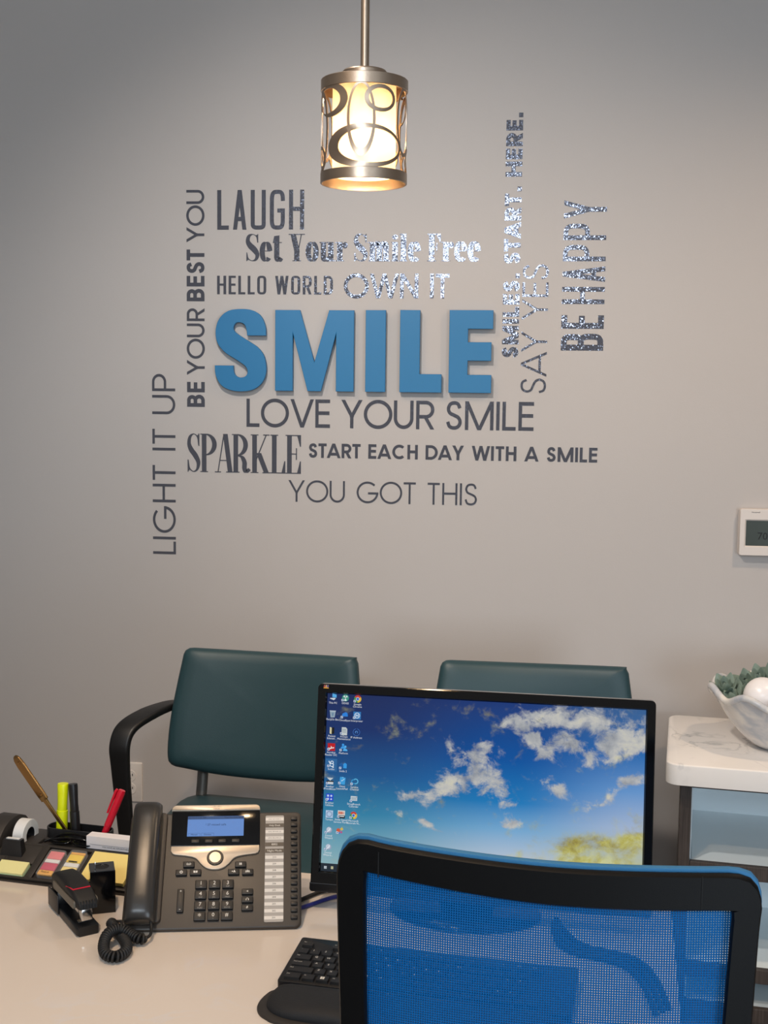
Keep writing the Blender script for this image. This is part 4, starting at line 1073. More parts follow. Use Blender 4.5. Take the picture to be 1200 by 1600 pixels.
# stand
mb = MB(); mb.pillow(circ(0, 0, .115, 40, .078), .010, 0, 0, T(MW / 2 - .02, .03, .003), p=4, edge=.0); mb.build('stand_base', M_gloss, MO, 40)
MB().loft([[(MW / 2 - .02 + x, y + .06, .006) for x, y in rrect(-.045, -.02, .045, .02, .012, 4)], [(MW / 2 - .02 + x, y + .066, .12) for x, y in rrect(-.032, -.016, .032, .016, .01, 4)]]).build('stand_neck', M_gloss, MO, 40)

# ------------------------------------------------------------------ desk phone
PH = thing('desk_phone', 'charcoal office desk phone with lit display and label strip', 'phone', (-.5534, 1.684, DZ), (0, 0, math.radians(10.5)))
PA = math.radians(42)
FACE = T(0, 0, .004) @ RX(PA)                     # face drawing: x right, y up the face, +z out of the face
def fbuild(mb, name, m, par=None, smooth=30, label=None):
    mb.bm.transform(FACE); return mb.build(name, m, par or PH, smooth, label)
mm = .001
body = MB(); body.prism(rrect(0, 0, .2605, .1885, (.010, .010, .008, .008), 6), -.0045, 0, bev=.0035, bsegs=3).prism(rrect(.004, .030, .2565, .1860, .008, 4), -.022, -.0045)
fbuild(body, 'body', M_phone, None, 35)
# foot stand reaching down to the desk behind the body
st = MB(); st.prism([(.03, .085), (.23, .085), (.23, .140), (.03, .140)], 0, .052, bev=.003); st.build('foot_stand', M_phone, PH, 30)
# display panel: silver cap, black window, silver swoosh
sil = MB(); sil.prism(rrect(.0618, .1893, .1972, .1990, (.0005, .0005, .007, .007), 5), -.012, .0055, bev=.0015)
fbuild(sil, 'silver_cap', M_silver, None, 30, 'silver strip over the display')
lg = MB(); lg.text('cisco', .0048, T(.1300, .1925, .0057))
for i, hh_ in enumerate((.6, 1.1, 1.8, 1.1, .7, 1.1, 1.8, 1.1, .6)): lg.quads([[(.1300 + (i - 4) * .00165 - .0003, .1950, .0057), (.1300 + (i - 4) * .00165 + .0003, .1950, .0057), (.1300 + (i - 4) * .00165 + .0003, .1950 + hh_ * mm, .0057), (.1300 + (i - 4) * .00165 - .0003, .1950 + hh_ * mm, .0057)]])
fbuild(lg, 'maker_mark', M_ink, None, None)
fbuild(MB().prism([(.0622, .1895), (.1970, .1895), (.1975, .1310), (.0632, .1310)], -.004, .0035, bev=.0006), 'display_window', M_gloss, None, 30)
sw = [(.0640, .1308), (.1970, .1308), (.1974, .1235), (.1955, .1190), (.1915, .1172)] + crom([(.1915, .1172), (.172, .1145), (.1600, .1105), (.1515, .1010), (.1430, .0945), (.1310, .0922), (.1190, .0945), (.1105, .1010), (.1020, .1105), (.0900, .1145), (.0700, .1172)], 6)[1:] + [(.0662, .1190), (.0638, .1235)]
fbuild(MB().prism(sw, -.002, .0035, bev=.0008), 'silver_swoosh', M_silver, None, 30, 'silver swoosh under the display')
lcd = MB().box((.1297, .1632, .0034), (.0858, .0335, .0012)); lcd = fbuild(lcd, 'display', M_lcd, None, None, 'lit pale blue display')
fbuild(MB().box((.1297, .17715, .0042), (.0858, .0050, .0002)).text('02/19/19 11:41 AM', .0034, T(.0882, .1772, .0045), 1, 0, 'LEFT').text('Your line (555) 8802', .0034, T(.1712, .1772, .0045), 1, 0, 'RIGHT'), 'status_bar', [M_lcdbar, M_lcdtext], lcd, None)
fbuild(MB().text('! 27 missed calls', .0048, T(.1300, .1655, .0042)).text('Missed', .0036, T(.0975, .1490, .0042)).text('Dismiss', .0036, T(.1180, .1490, .0042)), 'screen_text', M_lcdtext, lcd, None)
ln = MB()
for x0, x1 in ((.0885, .1065), (.1085, .1275)):
    for a_, b_ in (((x0, .1512), (x1, .1514)), ((x0, .1468), (x0 + .0002, .1512)), ((x1 - .0002, .1468), (x1, .1512))): ln.box(((a_[0] + b_[0]) / 2, (a_[1] + b_[1]) / 2, .0042), (b_[0] - a_[0], b_[1] - a_[1], .0001))
fbuild(ln, 'soft_key_tabs', M_lcdtext, lcd, None)
def key(cx, cy, w, h, legend=None, name='key', t=.0042, r=.0012, legs=(), z=0, mat_=None):
    k = MB().prism(rrect(cx - w / 2, cy - h / 2, cx + w / 2, cy + h / 2, r, 4), -.001 + z, t + z, bev=.0009, bsegs=2)
    if legend:
        for txt, sz, dx, dy, mi in legend: k.text(txt, sz, T(cx + dx, cy + dy, t + z + .00006), mi)
    for mi, pl_ in legs: k.quads([[(cx + x / 1000, cy + y / 1000, t + z + .00008) for x, y in pl_]], mi)
    return fbuild(k, name, [mat_ or M_key, M_legend, M_dimlegend], None, 30)
for x in (.0999, .1203, .1406, .1610): key(x, .1381, .0122, .0058, name='soft_key', t=.0052, z=0)
nv = MB().lathe([(.0125, .0), (.0125, .0048), (.0118, .0056), (.0098, .0056), (.0094, .0046), (.0, .0046)], 44, 0, T(.1311, .1105, 0)); nv = fbuild(nv, 'navigation_ring', M_key, None, 30)
fbuild(MB().lathe([(.0093, .004), (.0093, .0054), (.0085, .0062), (.0, .0064)], 40, 0, T(.1311, .1105, 0)), 'select_button', M_navpearl, nv, 40, 'pearl select button')
fbuild(MB().quads([[(.1311 - .0007, .1218, .0057), (.1311 + .0007, .1218, .0057), (.1311, .1226, .0057)], [(.1311 - .0007, .0992, .0057), (.1311, .0984, .0057), (.1311 + .0007, .0992, .0057)]]), 'arrow_marks', M_dimlegend, nv, None)
FK = (.0168, .0092)
key(.0922, .1007, *FK, name='voicemail_key', legs=[(1, arcp(.9, 1.5, 0, 359, -2.0, .3, 16)), (1, arcp(.9, 1.5, 0, 359, 2.0, .3, 16)), (1, sq(2.2, 0, -1.0, .3))])
key(.0818, .0878, *FK, name='settings_key', legs=[(1, arcp(1.1, 1.9, 0, 359, 0, .3, 18))] + [(1, [(2.6 * math.cos(a) - .4 * math.sin(a), .3 + 2.6 * math.sin(a) + .4 * math.cos(a)), (1.7 * math.cos(a) - .5 * math.sin(a), .3 + 1.7 * math.sin(a) + .5 * math.cos(a)), (1.7 * math.cos(a) + .5 * math.sin(a), .3 + 1.7 * math.sin(a) - .5 * math.cos(a)), (2.6 * math.cos(a) + .4 * math.sin(a), .3 + 2.6 * math.sin(a) - .4 * math.cos(a))]) for a in [PI / 4 * k for k in range(8)]])
key(.1028, .0880, *FK, name='directory_key', legs=[(1, [(-3, 2.2), (-.3, 1.8), (-.3, -1.4), (-3, -1.0)]), (1, [(3, 2.2), (.3, 1.8), (.3, -1.4), (3, -1.0)])])
key(.1695, .0995, *FK, name='hold_key', legs=[(1, sq(.7, -1.1, .3, 1.8)), (1, sq(.7, 1.1, .3, 1.8))])
key(.1594, .0876, *FK, name='transfer_key', legs=[(1, cc(.9, 1.2, 1.4)), (1, arcp(0, 1.9, 0, 180, 1.2, -1.2)), (1, [(-3, .4), (-1.2, 1.6), (-1.2, -.8)])])
key(.1803, .0872, *FK, name='conference_key', legs=[(1, cc(.9, 0, 1.8)), (1, arcp(0, 1.7, 0, 180, 0, -1.0)), (1, cc(.8, -2.2, 1.2)), (1, arcp(0, 1.4, 0, 180, -2.3, -1.2)), (1, cc(.8, 2.2, 1.2)), (1, arcp(0, 1.4, 0, 180, 2.3, -1.2))])
pad = [('1', 'oo'), ('2', 'ABC'), ('3', 'DEF'), ('4', 'GHI'), ('5', 'JKL'), ('6', 'MNO'), ('7', 'PQRS'), ('8', 'TUV'), ('9', 'WXYZ'), ('*', '.'), ('0', '+'), ('#', '')]
for i, (a, b) in enumerate(pad):
    cx, cy = .1120 + (i % 3) * .0198, .0685 - (i // 3) * .0165
    lg = [(a, .0082 if a != '*' else .012, 0, .0014 if a not in '#*' else (.0012 if a == '#' else -.0008), 1)]
    if b: lg.append((b, .0031, 0, -.0042, 2))
    key(cx, cy, .0170, .0132, lg, 'dial_key')
key(.0829, .0438, .0098, .0360, [('+', .0066, 0, .0140, 1), ('-', .0080, 0, -.0135, 1)], 'volume_key')
key(.1806, .0558, *FK, name='speaker_key', legs=[(1, [(-1.2, .6), (-.3, .6), (1.2, 1.8), (1.2, -1.4), (-.3, -.2), (-1.2, -.2)])])
key(.1809, .0431, *FK, name='headset_key', legs=[(1, arcp(1.5, 2.1, -20, 200, 0, .4)), (1, sq(.5, -1.7, -.5, .9)), (1, sq(.5, 1.7, -.5, .9))])
key(.1809, .0308, *FK, name='mute_key', legs=[(1, sq(.6, 0, .9, 1.1)), (1, arcp(1.1, 1.5, 180, 360, 0, .3)), (1, sq(.25, 0, -1.3, .5)), (1, [(-1.5, -1.4), (-1.1, -1.8), (1.6, 2), (1.2, 2.4)])])
# paper label strip and its line keys
strip = fbuild(MB().prism(rrect(.2058, .0088, .2342, .1812, .002, 4), -.0005, .0012, bev=.0003, bsegs=1), 'label_strip', M_lab, None, 30, 'grey paper label strip')
rows = ['(555) 555-0100 L1', 'Help Desk', '(555) 555-0101 L2', '(555) 555-0102 L3', '8802', 'Night Mode'] + [str(n) for n in range(210, 200, -1)]
for i, tx in enumerate(rows):
    y = .1748 - i * .01064
    dark = tx in ('Help Desk', '8802', 'Night Mode')
    sz = .0046 if tx in ('Night Mode', '8802') else (.0040 if dark else (.0026 if i < 4 else .0038))
    r_ = MB().box((.2200, y, .0014), (.0280, .0064 if dark else .0052, .0002), 0, 0).text(tx, sz, T(.2200, y - .0001, .00156), 1)
    fbuild(r_, 'label_row', [M_phone if dark else M_labw, M_legend if dark else M_inkd], strip, None)
    key(.2497, .1752 - i * .01066, .0098, .0058, name='line_key', t=.0034, r=.0010)
# handset in its cradle
fbuild(MB().prism(rrect(.003, .010, .056, .187, .006, 4), -.002, .006, bev=.003), 'cradle', M_phone, None, 35)
rings = []
for v, hw, t0, t1 in ((.0040, .014, .012, .022), (.0048, .019, .009, .027), (.0070, .0218, .006, .031), (.018, .0222, .004, .036), (.040, .0220, .006, .0385), (.070, .0215, .013, .0405), (.100, .0212, .015, .0410), (.130, .0212, .013, .0405), (.160, .0214, .007, .0385), (.180, .0216, .004, .0355), (.190, .0210, .005, .031), (.1935, .0185, .008, .027), (.1945, .014, .011, .023)):
    cxv = .0292 - .0035 * (v / .195) * 0 - .002 + .0
    ring = []
    n = 40
    for i in range(n):
        a = 2 * PI * i / n; e = 3.2
        c_, s_ = math.cos(a), math.sin(a)
        ring.append((cxv + hw * math.copysign(abs(c_) ** (2 / e), c_), v, (t0 + t1) / 2 + (t1 - t0) / 2 * math.copysign(abs(s_) ** (2 / (2.6 if s_ > 0 else e)), s_)))
    rings.append(ring)
hs = fbuild(MB().loft(rings), 'handset', M_hand, None, 60, 'smooth dark handset')
# coiled handset cord looping on the desk in front of the phone
def loc_of(wx, wy, wz):
    a = math.radians(-10.5); dx, dy = wx + .5534, wy - 1.684
    return (dx * math.cos(a) - dy * math.sin(a), dx * math.sin(a) + dy * math.cos(a), wz - DZ)
path = crom([loc_of(*p) for p in ((-.5120, 1.6905, .765), (-.5060, 1.678, .750), (-.504, 1.662, .7450), (-.514, 1.651, .7450), (-.530, 1.657, .7485), (-.546, 1.657, .7560), (-.557, 1.640, .7550), (-.556, 1.618, .7485), (-.546, 1.598, .7450), (-.531, 1.594, .7443), (-.523, 1.610, .7443), (-.528, 1.632, .7443), (-.545, 1.660, .7443), (-.566, 1.690, .7445), (-.574, 1.703, .7440), (-.570, 1.714, .7400), (-.550, 1.720, .7390))], 12)
P = [Vector(p) for p in path]
# resample by arc length then wind a helix about it
L_ = [0.0]
for a, b in zip(P, P[1:]): L_.append(L_[-1] + (b - a).length)
def at(d):
    for i in range(len(P) - 1):
        if L_[i + 1] >= d: 
            k = (d - L_[i]) / max(1e-9, L_[i + 1] - L_[i]); return P[i].lerp(P[i + 1], k)
    return P[-1]
d0, d1 = .044, L_[-1] - .034
MB().tube([tuple(at(d0 * i / 10)) for i in range(11)], .0022, 10).build('cord_lead', M_matte, PH, 60)
MB().tube([tuple(at(d1 + (L_[-1] - d1) * i / 10)) for i in range(11)], .0022, 10).build('cord_lead', M_matte, PH, 60)
coil = []; turns = int((d1 - d0) / .0043); nt_ = turns * 14; prev = Vector((0, 0, 1))
for i in range(nt_ + 1):
    d = d0 + (d1 - d0) * i / nt_; c_ = at(d); tg = (at(d + .002) - at(max(0, d - .002))).normalized()
    u_ = (prev - tg * prev.dot(tg)).normalized(); prev = u_; w_ = tg.cross(u_); a = 2 * PI * i / 14
    ease = min(1, i / 14, (nt_ - i) / 14); rr = .0062 * ease
    coil.append(tuple(c_ + u_ * (rr * math.sin(a)) + w_ * (rr * math.cos(a))))
MB().tube(coil, .0021, 8).build('coiled_cord', M_matte, PH, 60)
# two cables leaving the back of the phone towards the monitor
t = tag(MB().tube(crom([(-.345, 1.795, .7385), (-.3132, 1.834, .7385), (-.285, 1.868, .7388), (-.235, 1.895, .7385), (-.215, 1.915, .7385)], 8), .0032, 10).build('power_cable', M_matte, None, 60), 'black cable running from behind the phone under the monitor', 'cable')
t = tag(MB().tube(crom([(-.350, 1.765, .7385), (-.3079, 1.8035, .7385), (-.2664, 1.8479, .7385), (-.235, 1.862, .7385), (-.215, 1.885, .7385)], 8), .0032, 10).build('network_cable', M_bluecab, None, 60), 'dark blue cable lying on the desk below the black one', 'cable')

# ------------------------------------------------------------------ desk organizer
OG = thing('desk_organizer', 'black plastic desk organizer tray with a pen trough and tape holder', 'organizer', (-.806, 1.8524, DZ), (0, 0, math.radians(-8.45)))
OA = math.radians(24); SL = T(0, 0, .007) @ RX(OA)     # sloped front deck drawing
def sbuild(mb, name, m, par=None, smooth=30, label=None, top=None):
    mb.bm.transform(SL); return mb.build(name, m, par or OG, smooth, label)
OX0, OX1, VT = -.075, .232, .074
yk, zk = VT * math.cos(OA), .007 + VT * math.sin(OA)   # where the slope meets the flat rear deck
side = [(-.004, 0), (.128, 0), (.134, .012), (.134, zk - .004), (.130, zk), (yk, zk), (0, .007), (-.004, .0045)]
Mx = Matrix(((0, 0, 1, 0), (1, 0, 0, 0), (0, 1, 0, 0), (0, 0, 0, 1)))   # drawing (y,z) extruded along x
low = [(-.004, 0), (.128, 0), (.134, .012), (.134, zk - .0045), (yk + .002, zk - .0045), (.0015, .0025), (-.004, .0025)]
MB().prism(low, OX0, OX1, 0, Mx).build('base', M_org, OG, 30)
# raised deck frame with openings: ribs between the wells
def slab(x0, x1, v0, v1, h=.0045): return MB().box(((x0 + x1) / 2, (v0 + v1) / 2, -h / 2 + .0006), (x1 - x0, v1 - v0, h), .0006)
for r_ in ((OX0, OX1, -.001, .0035), (OX0, OX1, .0705, VT + .001), (-.012, -.0085, .003, .072), (.041, .0535, .003, .072), (.1285, .1335, .003, .072), (OX0, -.012, .0035, .0705), (-.0085, .041, .031, .0705), (.213, OX1, .0035, .0705)):
    sbuild(slab(*r_), 'deck_rib', M_org)
def flat(x0, x1, y0, y1): return MB().box(((x0 + x1) / 2, (y0 + y1) / 2, zk - .0018), (x1 - x0, y1 - y0, .0045), .0006)
for r_ in ((OX0, .026, yk, .134), (.026, .190, yk, yk + .004), (.190, OX1, yk, .134), (.026, .190, yk + .026, .134)): flat(*r_).build('rear_deck', M_org, OG, 30)
# pen trough at the back
zt_ = .0545
trough = MB(); o1 = rrect(.022, yk + .030, .138, yk + .066, .016, 6); o2 = rrect(.0245, yk + .0325, .1355, yk + .0635, .0135, 6)
trough.loft([[(x, y, zk - .004) for x, y in o1], [(x, y, zt_ - .001) for x, y in o1], [(x + 0, y, zt_) for x, y in rrect(.0225, yk + .0305, .1375, yk + .0655, .0155, 6)], [(x, y, zt_) for x, y in o2], [(x, y, .012) for x, y in o2]], caps=True)
trough.build('pen_trough', M_black, OG, 40)
# tape dispenser block at the left
td = MB(); prof = [(yk - .030, zk - .012), (yk + .080, zk - .002)] + [(yk + .030 + .050 * math.cos(math.radians(a)), zk - .002 + .034 * math.sin(math.radians(a))) for a in (20, 45, 70, 90, 110, 130, 150)] + [(yk - .024, zk + .004)]
for x0, x1 in ((-.046, -.041), (-.014, -.009)): pass
td.prism(prof, -.062, -.030, 0, Mx, bev=.002); td.build('tape_holder', M_org, OG, 40)
nb_ = MB().loft([[(x, y, zk - .014) for x, y in rrect(-.0235, .038, .0165, .054, .001, 2)], [(x, y, zk + .014) for x, y in rrect(-.0185, .040, .0130, .052, .001, 2)]]); nb_.build('cutter_block', M_black, OG, 25)
MB().box((-.0028, .0465, zk + .0146), (.0235, .006, .0010)).build('tape_end', M_tape, OG, None, 'pale strip of tape on the cutter')
# roll of tape
tr = MB().lathe([(.0135, -.0095), (.0255, -.0095), (.0262, -.009), (.0262, .009), (.0255, .0095), (.0135, .0095), (.0135, -.0095)], 48, cap=False).build('tape_roll', M_tape, None, 30)
def og(x, y, z): return (OG.matrix_basis @ Vector((x, y, z)))
tr.location = og(-.014, yk + .022, zk + .016); tr.rotation_euler = (0, PI / 2, math.radians(-8.45)); tag(tr, 'white roll of sticky tape in the organizer', 'tape')
tr.location = og(-.006, yk + .021, zk + .006)
MB().lathe([(.0128, -.009), (.0135, -.009), (.0135, .009), (.0128, .009), (.0128, -.009)], 32, cap=False).build('core', M_black, tr, 30)
# things lying on the slope: helper gives a world matrix on the sloped well
OGM = Matrix.Translation((-.806, 1.8524, DZ)) @ RZ(math.radians(-8.45))
def on_slope(ob, x, v, w, a=0):
    ob.matrix_world = OGM @ SL @ T(x, v, w) @ RZ(math.radians(a))
def slope_thing(name, label, cat, x, v, w, group=None):
    o_ = thing(name, label, cat, group=group); o_.matrix_world = OGM @ SL @ T(x, v, w); return o_
n1 = slope_thing('sticky_note_pad', 'small pale yellow and green sticky note pad beside the tape roll', 'sticky notes', .0135, .0155, -.0035)
MB().box((0, 0, .0030), (.050, .026, .006)).build('green_sheets', M_notem, n1, None, 'pale green sheets')
MB().box((0.0002, .0003, .0075), (.050, .026, .003)).build('yellow_sheets', M_noteg, n1, None, 'pale yellow sheets')
n2 = MB().box((0, 0, .0035), (.076, .060, .007)).build('sticky_note_pad', M_note, None, None); on_slope(n2, .1725, .040, -.0035); tag(n2, 'large yellow sticky note pad behind the black clip cube', 'sticky notes')
def flags(label, x, v, cols, w=.030):
    f_ = slope_thing('flag_dispenser', label, 'page flags', x, v, -.0035, 'page flag dispensers in the organizer')
    MB().prism(rrect(-w / 2, -.028, w / 2, .028, .005, 5), 0, .0035, bev=.0006).build('tray', M_clear, f_, 30)
    y = -.026
    for m_, hgt in cols:
        MB().box((0, y + hgt / 2, .0052), (w - .005, hgt - .0008, .0036), .0006).build('flag_stack', m_, f_, 30); y += hgt
    MB().prism(rrect(-w / 2, -.028, w / 2, .028, .005, 5), .0072, .0080, bev=.0003, bsegs=1).build('clear_cover', M_clear, f_, 30)
    return f_
fa = flags('page flag dispenser with salmon and magenta flags', .0735, .0355, [(M_amber, .010), (M_mag, .016), (M_tape, .008), (M_pink, .017)])
sl_ = MB().text('Post-it', .0052, T(0, -.0212, .0082)); sl_.build('print', M_inkd, fa, None)
fb = flags('page flag dispenser with bright yellow flags', .1090, .0395, [(M_note, .018), (M_tape, .009), (M_yflag, .018), (M_amber, .005)])
MB().box((0, .0025, .0083), (.015, .0020, .0004)).build('print', M_inkd, fb)
# white box of appointment cards
cb = thing('card_box', 'stack of white appointment cards standing in the organizer', 'cards', og(.158, yk + .0145, zk - .0005), (0, 0, math.radians(-8.45)))
CBW = .092
MB().box((0, .004, .0105), (CBW, .020, .021), .0004).build('cards', M_paper, cb)
MB().box((0, -.0062, .0075), (CBW - .012, .0004, .0003)).build('printed_rule', M_ink, cb)
MB().text('YOU HAVE AN APPOINTMENT WITH', .0031, T(.012, -.0062, .0045) @ UPR, 0, .0001, sx=1.15).build('printed_line', M_ink, cb)
# glossy black glasses in the narrow tray
eg = thing('eyeglasses', 'glossy black eyeglasses lying in the narrow organizer tray', 'glasses', og(.083, yk + .0150, zk + .0015), (0, 0, math.radians(-8.45)))
for s_ in (-1, 1): MB().tube([(s_ * .021 + .018 * math.cos(a), .0085 * math.sin(a), .004 + .003 * math.sin(a)) for a in [2 * PI * i / 28 for i in range(28)]], .0016, 8, closed=True).build('lens_rim', M_gloss, eg, 60)
MB().tube(crom([(-.006, .002, .006), (0, .004, .009), (.006, .002, .006)], 6), .0014, 8).build('bridge', M_gloss, eg, 60)
MB().tube(crom([(-.040, .002, .004), (-.024, .006, .011), (.0, .008, .0135), (.030, .006, .010), (.044, .0, .002)], 6), .0017, 8).build('temple_arm', M_gloss, eg, 60)
MB().tube(crom([(.040, .002, .004), (.022, -.004, .010), (-.004, -.006, .0115), (-.034, -.006, .006), (-.048, -.004, .0)], 6), .0017, 8).build('temple_arm', M_gloss, eg, 60)
for s_ in (-1, 1): MB().pillow(circ(s_ * .021, 0, .017, 24, .008), .0006, .0006, 0, T(0, 0, .004), p=4).build('lens', M_gloss, eg, 50)

# pens in the trough
def along(ob, base, tip, roll=0):
    d = (Vector(tip) - Vector(base)); ob.location = base
    z = d.normalized(); x = Vector((1, 0, 0)); x = (x - z * x.dot(z)).normalized(); y = z.cross(x)
    ob.rotation_mode = 'QUATERNION'; ob.rotation_quaternion = Matrix(((x.x, y.x, z.x), (x.y, y.y, z.y), (x.z, y.z, z.z))).to_quaternion()
def marker(name, label, m, capm, base, tip, r):
    o_ = thing(name, label, 'marker'); along(o_, base, tip); L = (Vector(tip) - Vector(base)).length
    MB().lathe([(0, 0), (r * .93, 0), (r, .003), (r, L * .60), (r * .88, L * .605)], 24).build('barrel', m, o_, 40)
    MB().lathe([(r * .86, L * .60), (r * .90, L * .61), (r * .86, L * .72), (r * .93, L * .86), (r * .98, L * .97), (r * .92, L), (0, L)], 24).build('cap', capm, o_, 40)
    MB().box((0, r * .96, L * .80), (r * .42, r * .30, L * .30), r * .1).build('clip', capm, o_, 40)
    return o_
bz = DZ + .0125
marker('highlighter', 'bright yellow highlighter standing in the pen trough', M_yel, M_yel, (-.7440, 1.957, bz), (-.7423, 1.965, .860), .0094)
marker('highlighter', 'black marker standing beside the yellow highlighter', M_black, M_black, (-.7150, 1.952, bz), (-.7243, 1.962, .861), .0080)
rp = thing('ballpoint_pen', 'red pen leaning right in the pen trough', 'pen'); along(rp, (-.6780, 1.938, bz + .002), (-.6361, 1.955, .8590)); L = (Vector((-.7050, 1.972, bz + .002)) - Vector((-.6460, 1.995, .8465))).length
MB().lathe([(0, 0), (.0025, .004), (.0052, .012), (.0056, L * .45), (.0062, L * .455), (.0064, L * .96), (.0055, L), (0, L)], 20).build('barrel', M_red, rp, 40)
MB().tube([(-.0085, 0, L * .985), (-.0094, 0, L * .95), (-.0088, 0, L * .62)], [(.0022, .0022), (.0026, .003), (.0018, .002)], 10).build('clip', M_red, rp, 50)
BRASS_ROLL = math.radians(-24)
lo = thing('letter_opener', 'brass letter opener leaning left out of the pen trough', 'letter opener'); b_, t_ = Vector((-.7030, 1.944, bz + .001)), Vector((-.8254, 1.965, .9037)); along(lo, b_, t_); lo.rotation_quaternion = lo.rotation_quaternion @ Euler((0, 0, BRASS_ROLL)).to_quaternion(); L = (t_ - b_).length
MB().loft([[(x, y, z) for x, y in rrect(-w, -h, w, h, min(w, h) * .5, 3)] for z, w, h in ((.0, .0012, .0005), (.02, .0032, .0008), (L * .50, .0040, .0016), (L * .545, .0046, .0018), (L * .55, .0078, .0021), (L * .62, .0084, .0024), (L * .90, .0084, .0024), (L * .965, .0072, .0022), (L * .99, .0045, .0018), (L, .0018, .0012))]).build('blade_and_handle', M_brass, lo, 40)
for zz in (.93, .60): MB().lathe([(.0030, 0), (.0030, .0032), (.0022, .0036), (0, .0032)], 14, 0, T(0, 0, L * zz) @ RX(PI / 2)).build('rivet', M_brass, lo, 40)

# ------------------------------------------------------------------ stapler
SP = thing('stapler', 'black desk stapler with a red line on its arm', 'stapler', (-.600, 1.677, DZ), (0, 0, math.atan2(1.79 - 1.677, -.690 + .600) - PI / 2))
# local: +y from the mouth to the hinge
def rr_ring(y, hw, z0, z1, r, n=4): return [(x, y, z) for x, z in rrect(-hw, z0, hw, z1, r, n)]
MB().loft([rr_ring(-.004, .0150, .0, .013, .003), rr_ring(.0, .0172, .0, .0145, .004), (rr_ring(.030, .0165, .0, .0150, .003)), rr_ring(.09, .0155, .0, .0130, .003), rr_ring(.124, .0155, 0, .0125, .003)]).build('base', M_black, SP, 35)
MB().box((0, .016, .0152), (.018, .009, .0010), .0003).build('anvil', M_chrome, SP, None, 'bright steel anvil plate')
MB().box((0, .108, .019), (.029, .030, .026), .003).build('hinge', M_black, SP, 30)
MB().box((-.0165, .104, .0175), (.0024, .046, .029), .001).build('side_plate', M_black, SP, 30)
MB().box((0, .0085, .0300), (.0165, .0150, .0200), .0012).build('nose', M_chrome, SP, 30, 'bright steel nose under the arm')
mg = [rr_ring(.006, .0078, .0275, .0420, .001), rr_ring(.020, .0080, .0265, .0440, .001), rr_ring(.108, .0080, .030, .0430, .001)]
MB().loft(mg).build('magazine', M_chrome, SP, 25, 'bright steel staple magazine')
hd = [rr_ring(-.006, .0130, .0400, .0480, .003), rr_ring(-.002, .0150, .0385, .0525, .005), rr_ring(.020, .0165, .0380, .0595, .006), rr_ring(.045, .0170, .0385, .0655, .007), rr_ring(.075, .0165, .0370, .0670, .007), rr_ring(.098, .0155, .0310, .0630, .006), rr_ring(.116, .0145, .0250, .0550, .005), rr_ring(.122, .0120, .0290, .0480, .005)]
arm = MB().loft(hd).build('arm', M_matte, SP, 40)
M_warmgrey = mat('warm_grey_plastic', rgb(96, 90, 80), .45, bump=(900, .04))
for s_ in (-1, 1):
    MB().loft([[(s_ * (.0168 + dx), y, z) for y, z in rrect(.006, .0385, .100, .0500, .004, 4)] for dx in (-.002, .0012)]).build('side_panel', M_warmgrey, SP, 30, 'warm grey side panel')
MB().tube([(-.0160, .044, .0598), (-.0125, .024, .0606), (.0125, .024, .0606), (.0160, .030, .0560)], .0011, 8).build('red_line', M_red, SP, 40, 'red accent line across the arm')
for i in range(6):
    x = -.011 + i * .0044; MB().box((x, -.0050, .0465), (.0018, .0045, .0120), .0003, rot=(math.radians(-14), 0, 0)).build('grip_rib', M_slot, SP)

# magnetic paper clip cube
PC = thing('paper_clip_holder', 'glossy black upright paper clip cube behind the stapler', 'clip holder', (-.6085, 1.7670, DZ), (0, 0, math.radians(22)))
pc = MB(); w_ = .0185
hole = circ(0, 0, .0105, 32); outl = [(w_ * max(-1, min(1, 1.42 * math.cos(2 * PI * i / 32))), w_ * max(-1, min(1, 1.42 * math.sin(2 * PI * i / 32)))) for i in range(32)]
pc.loft([[(x, y, 0) for x, y in outl], [(x, y, .0645) for x, y in outl], [(x * .97, y * .97, .0655) for x, y in outl], [(x, y, .0655) for x, y in hole], [(x, y, .0640) for x, y in hole]]).build('cube', M_gloss, PC, 25)
MB().loft([[(x, y, .0650) for x, y in hole], [(x * .95, y * .95, .045) for x, y in hole], [(x * .3, y * .3, .042) for x, y in hole]]).build('hole_lining', M_matte, PC, 25)
def clipwire(s=1.0): return [(x * s, 0, z * s) for x, z in crom([(-.0032, .000), (-.0032, .018), (-.0018, .0215), (.0, .0225), (.0018, .0215), (.0032, .018), (.0032, .003), (.0018, .0), (.0, -.001), (-.0014, .0), (-.002, .003), (-.002, .015), (0, .0172), (.0018, .015), (.0018, .007)], 4)]
PCM = Matrix.Translation((-.6085, 1.7670, DZ)) @ RZ(math.radians(22))
for lab_, M in (('steel paper clip standing upright on the black cube', T(-.0105, -.004, .0625) @ RZ(1.3) @ RX(.05)), ('steel paper clip lying in the hole of the black cube', T(.004, -.002, .0590) @ RZ(.3) @ RX(-1.0))):
    c_ = MB().tube(clipwire(.55), .0005, 6).build('paper_clip', M_chrome, None, 60); c_.matrix_world = PCM @ M; tag(c_, lab_, 'paper clip', 'paper clips on the cube')

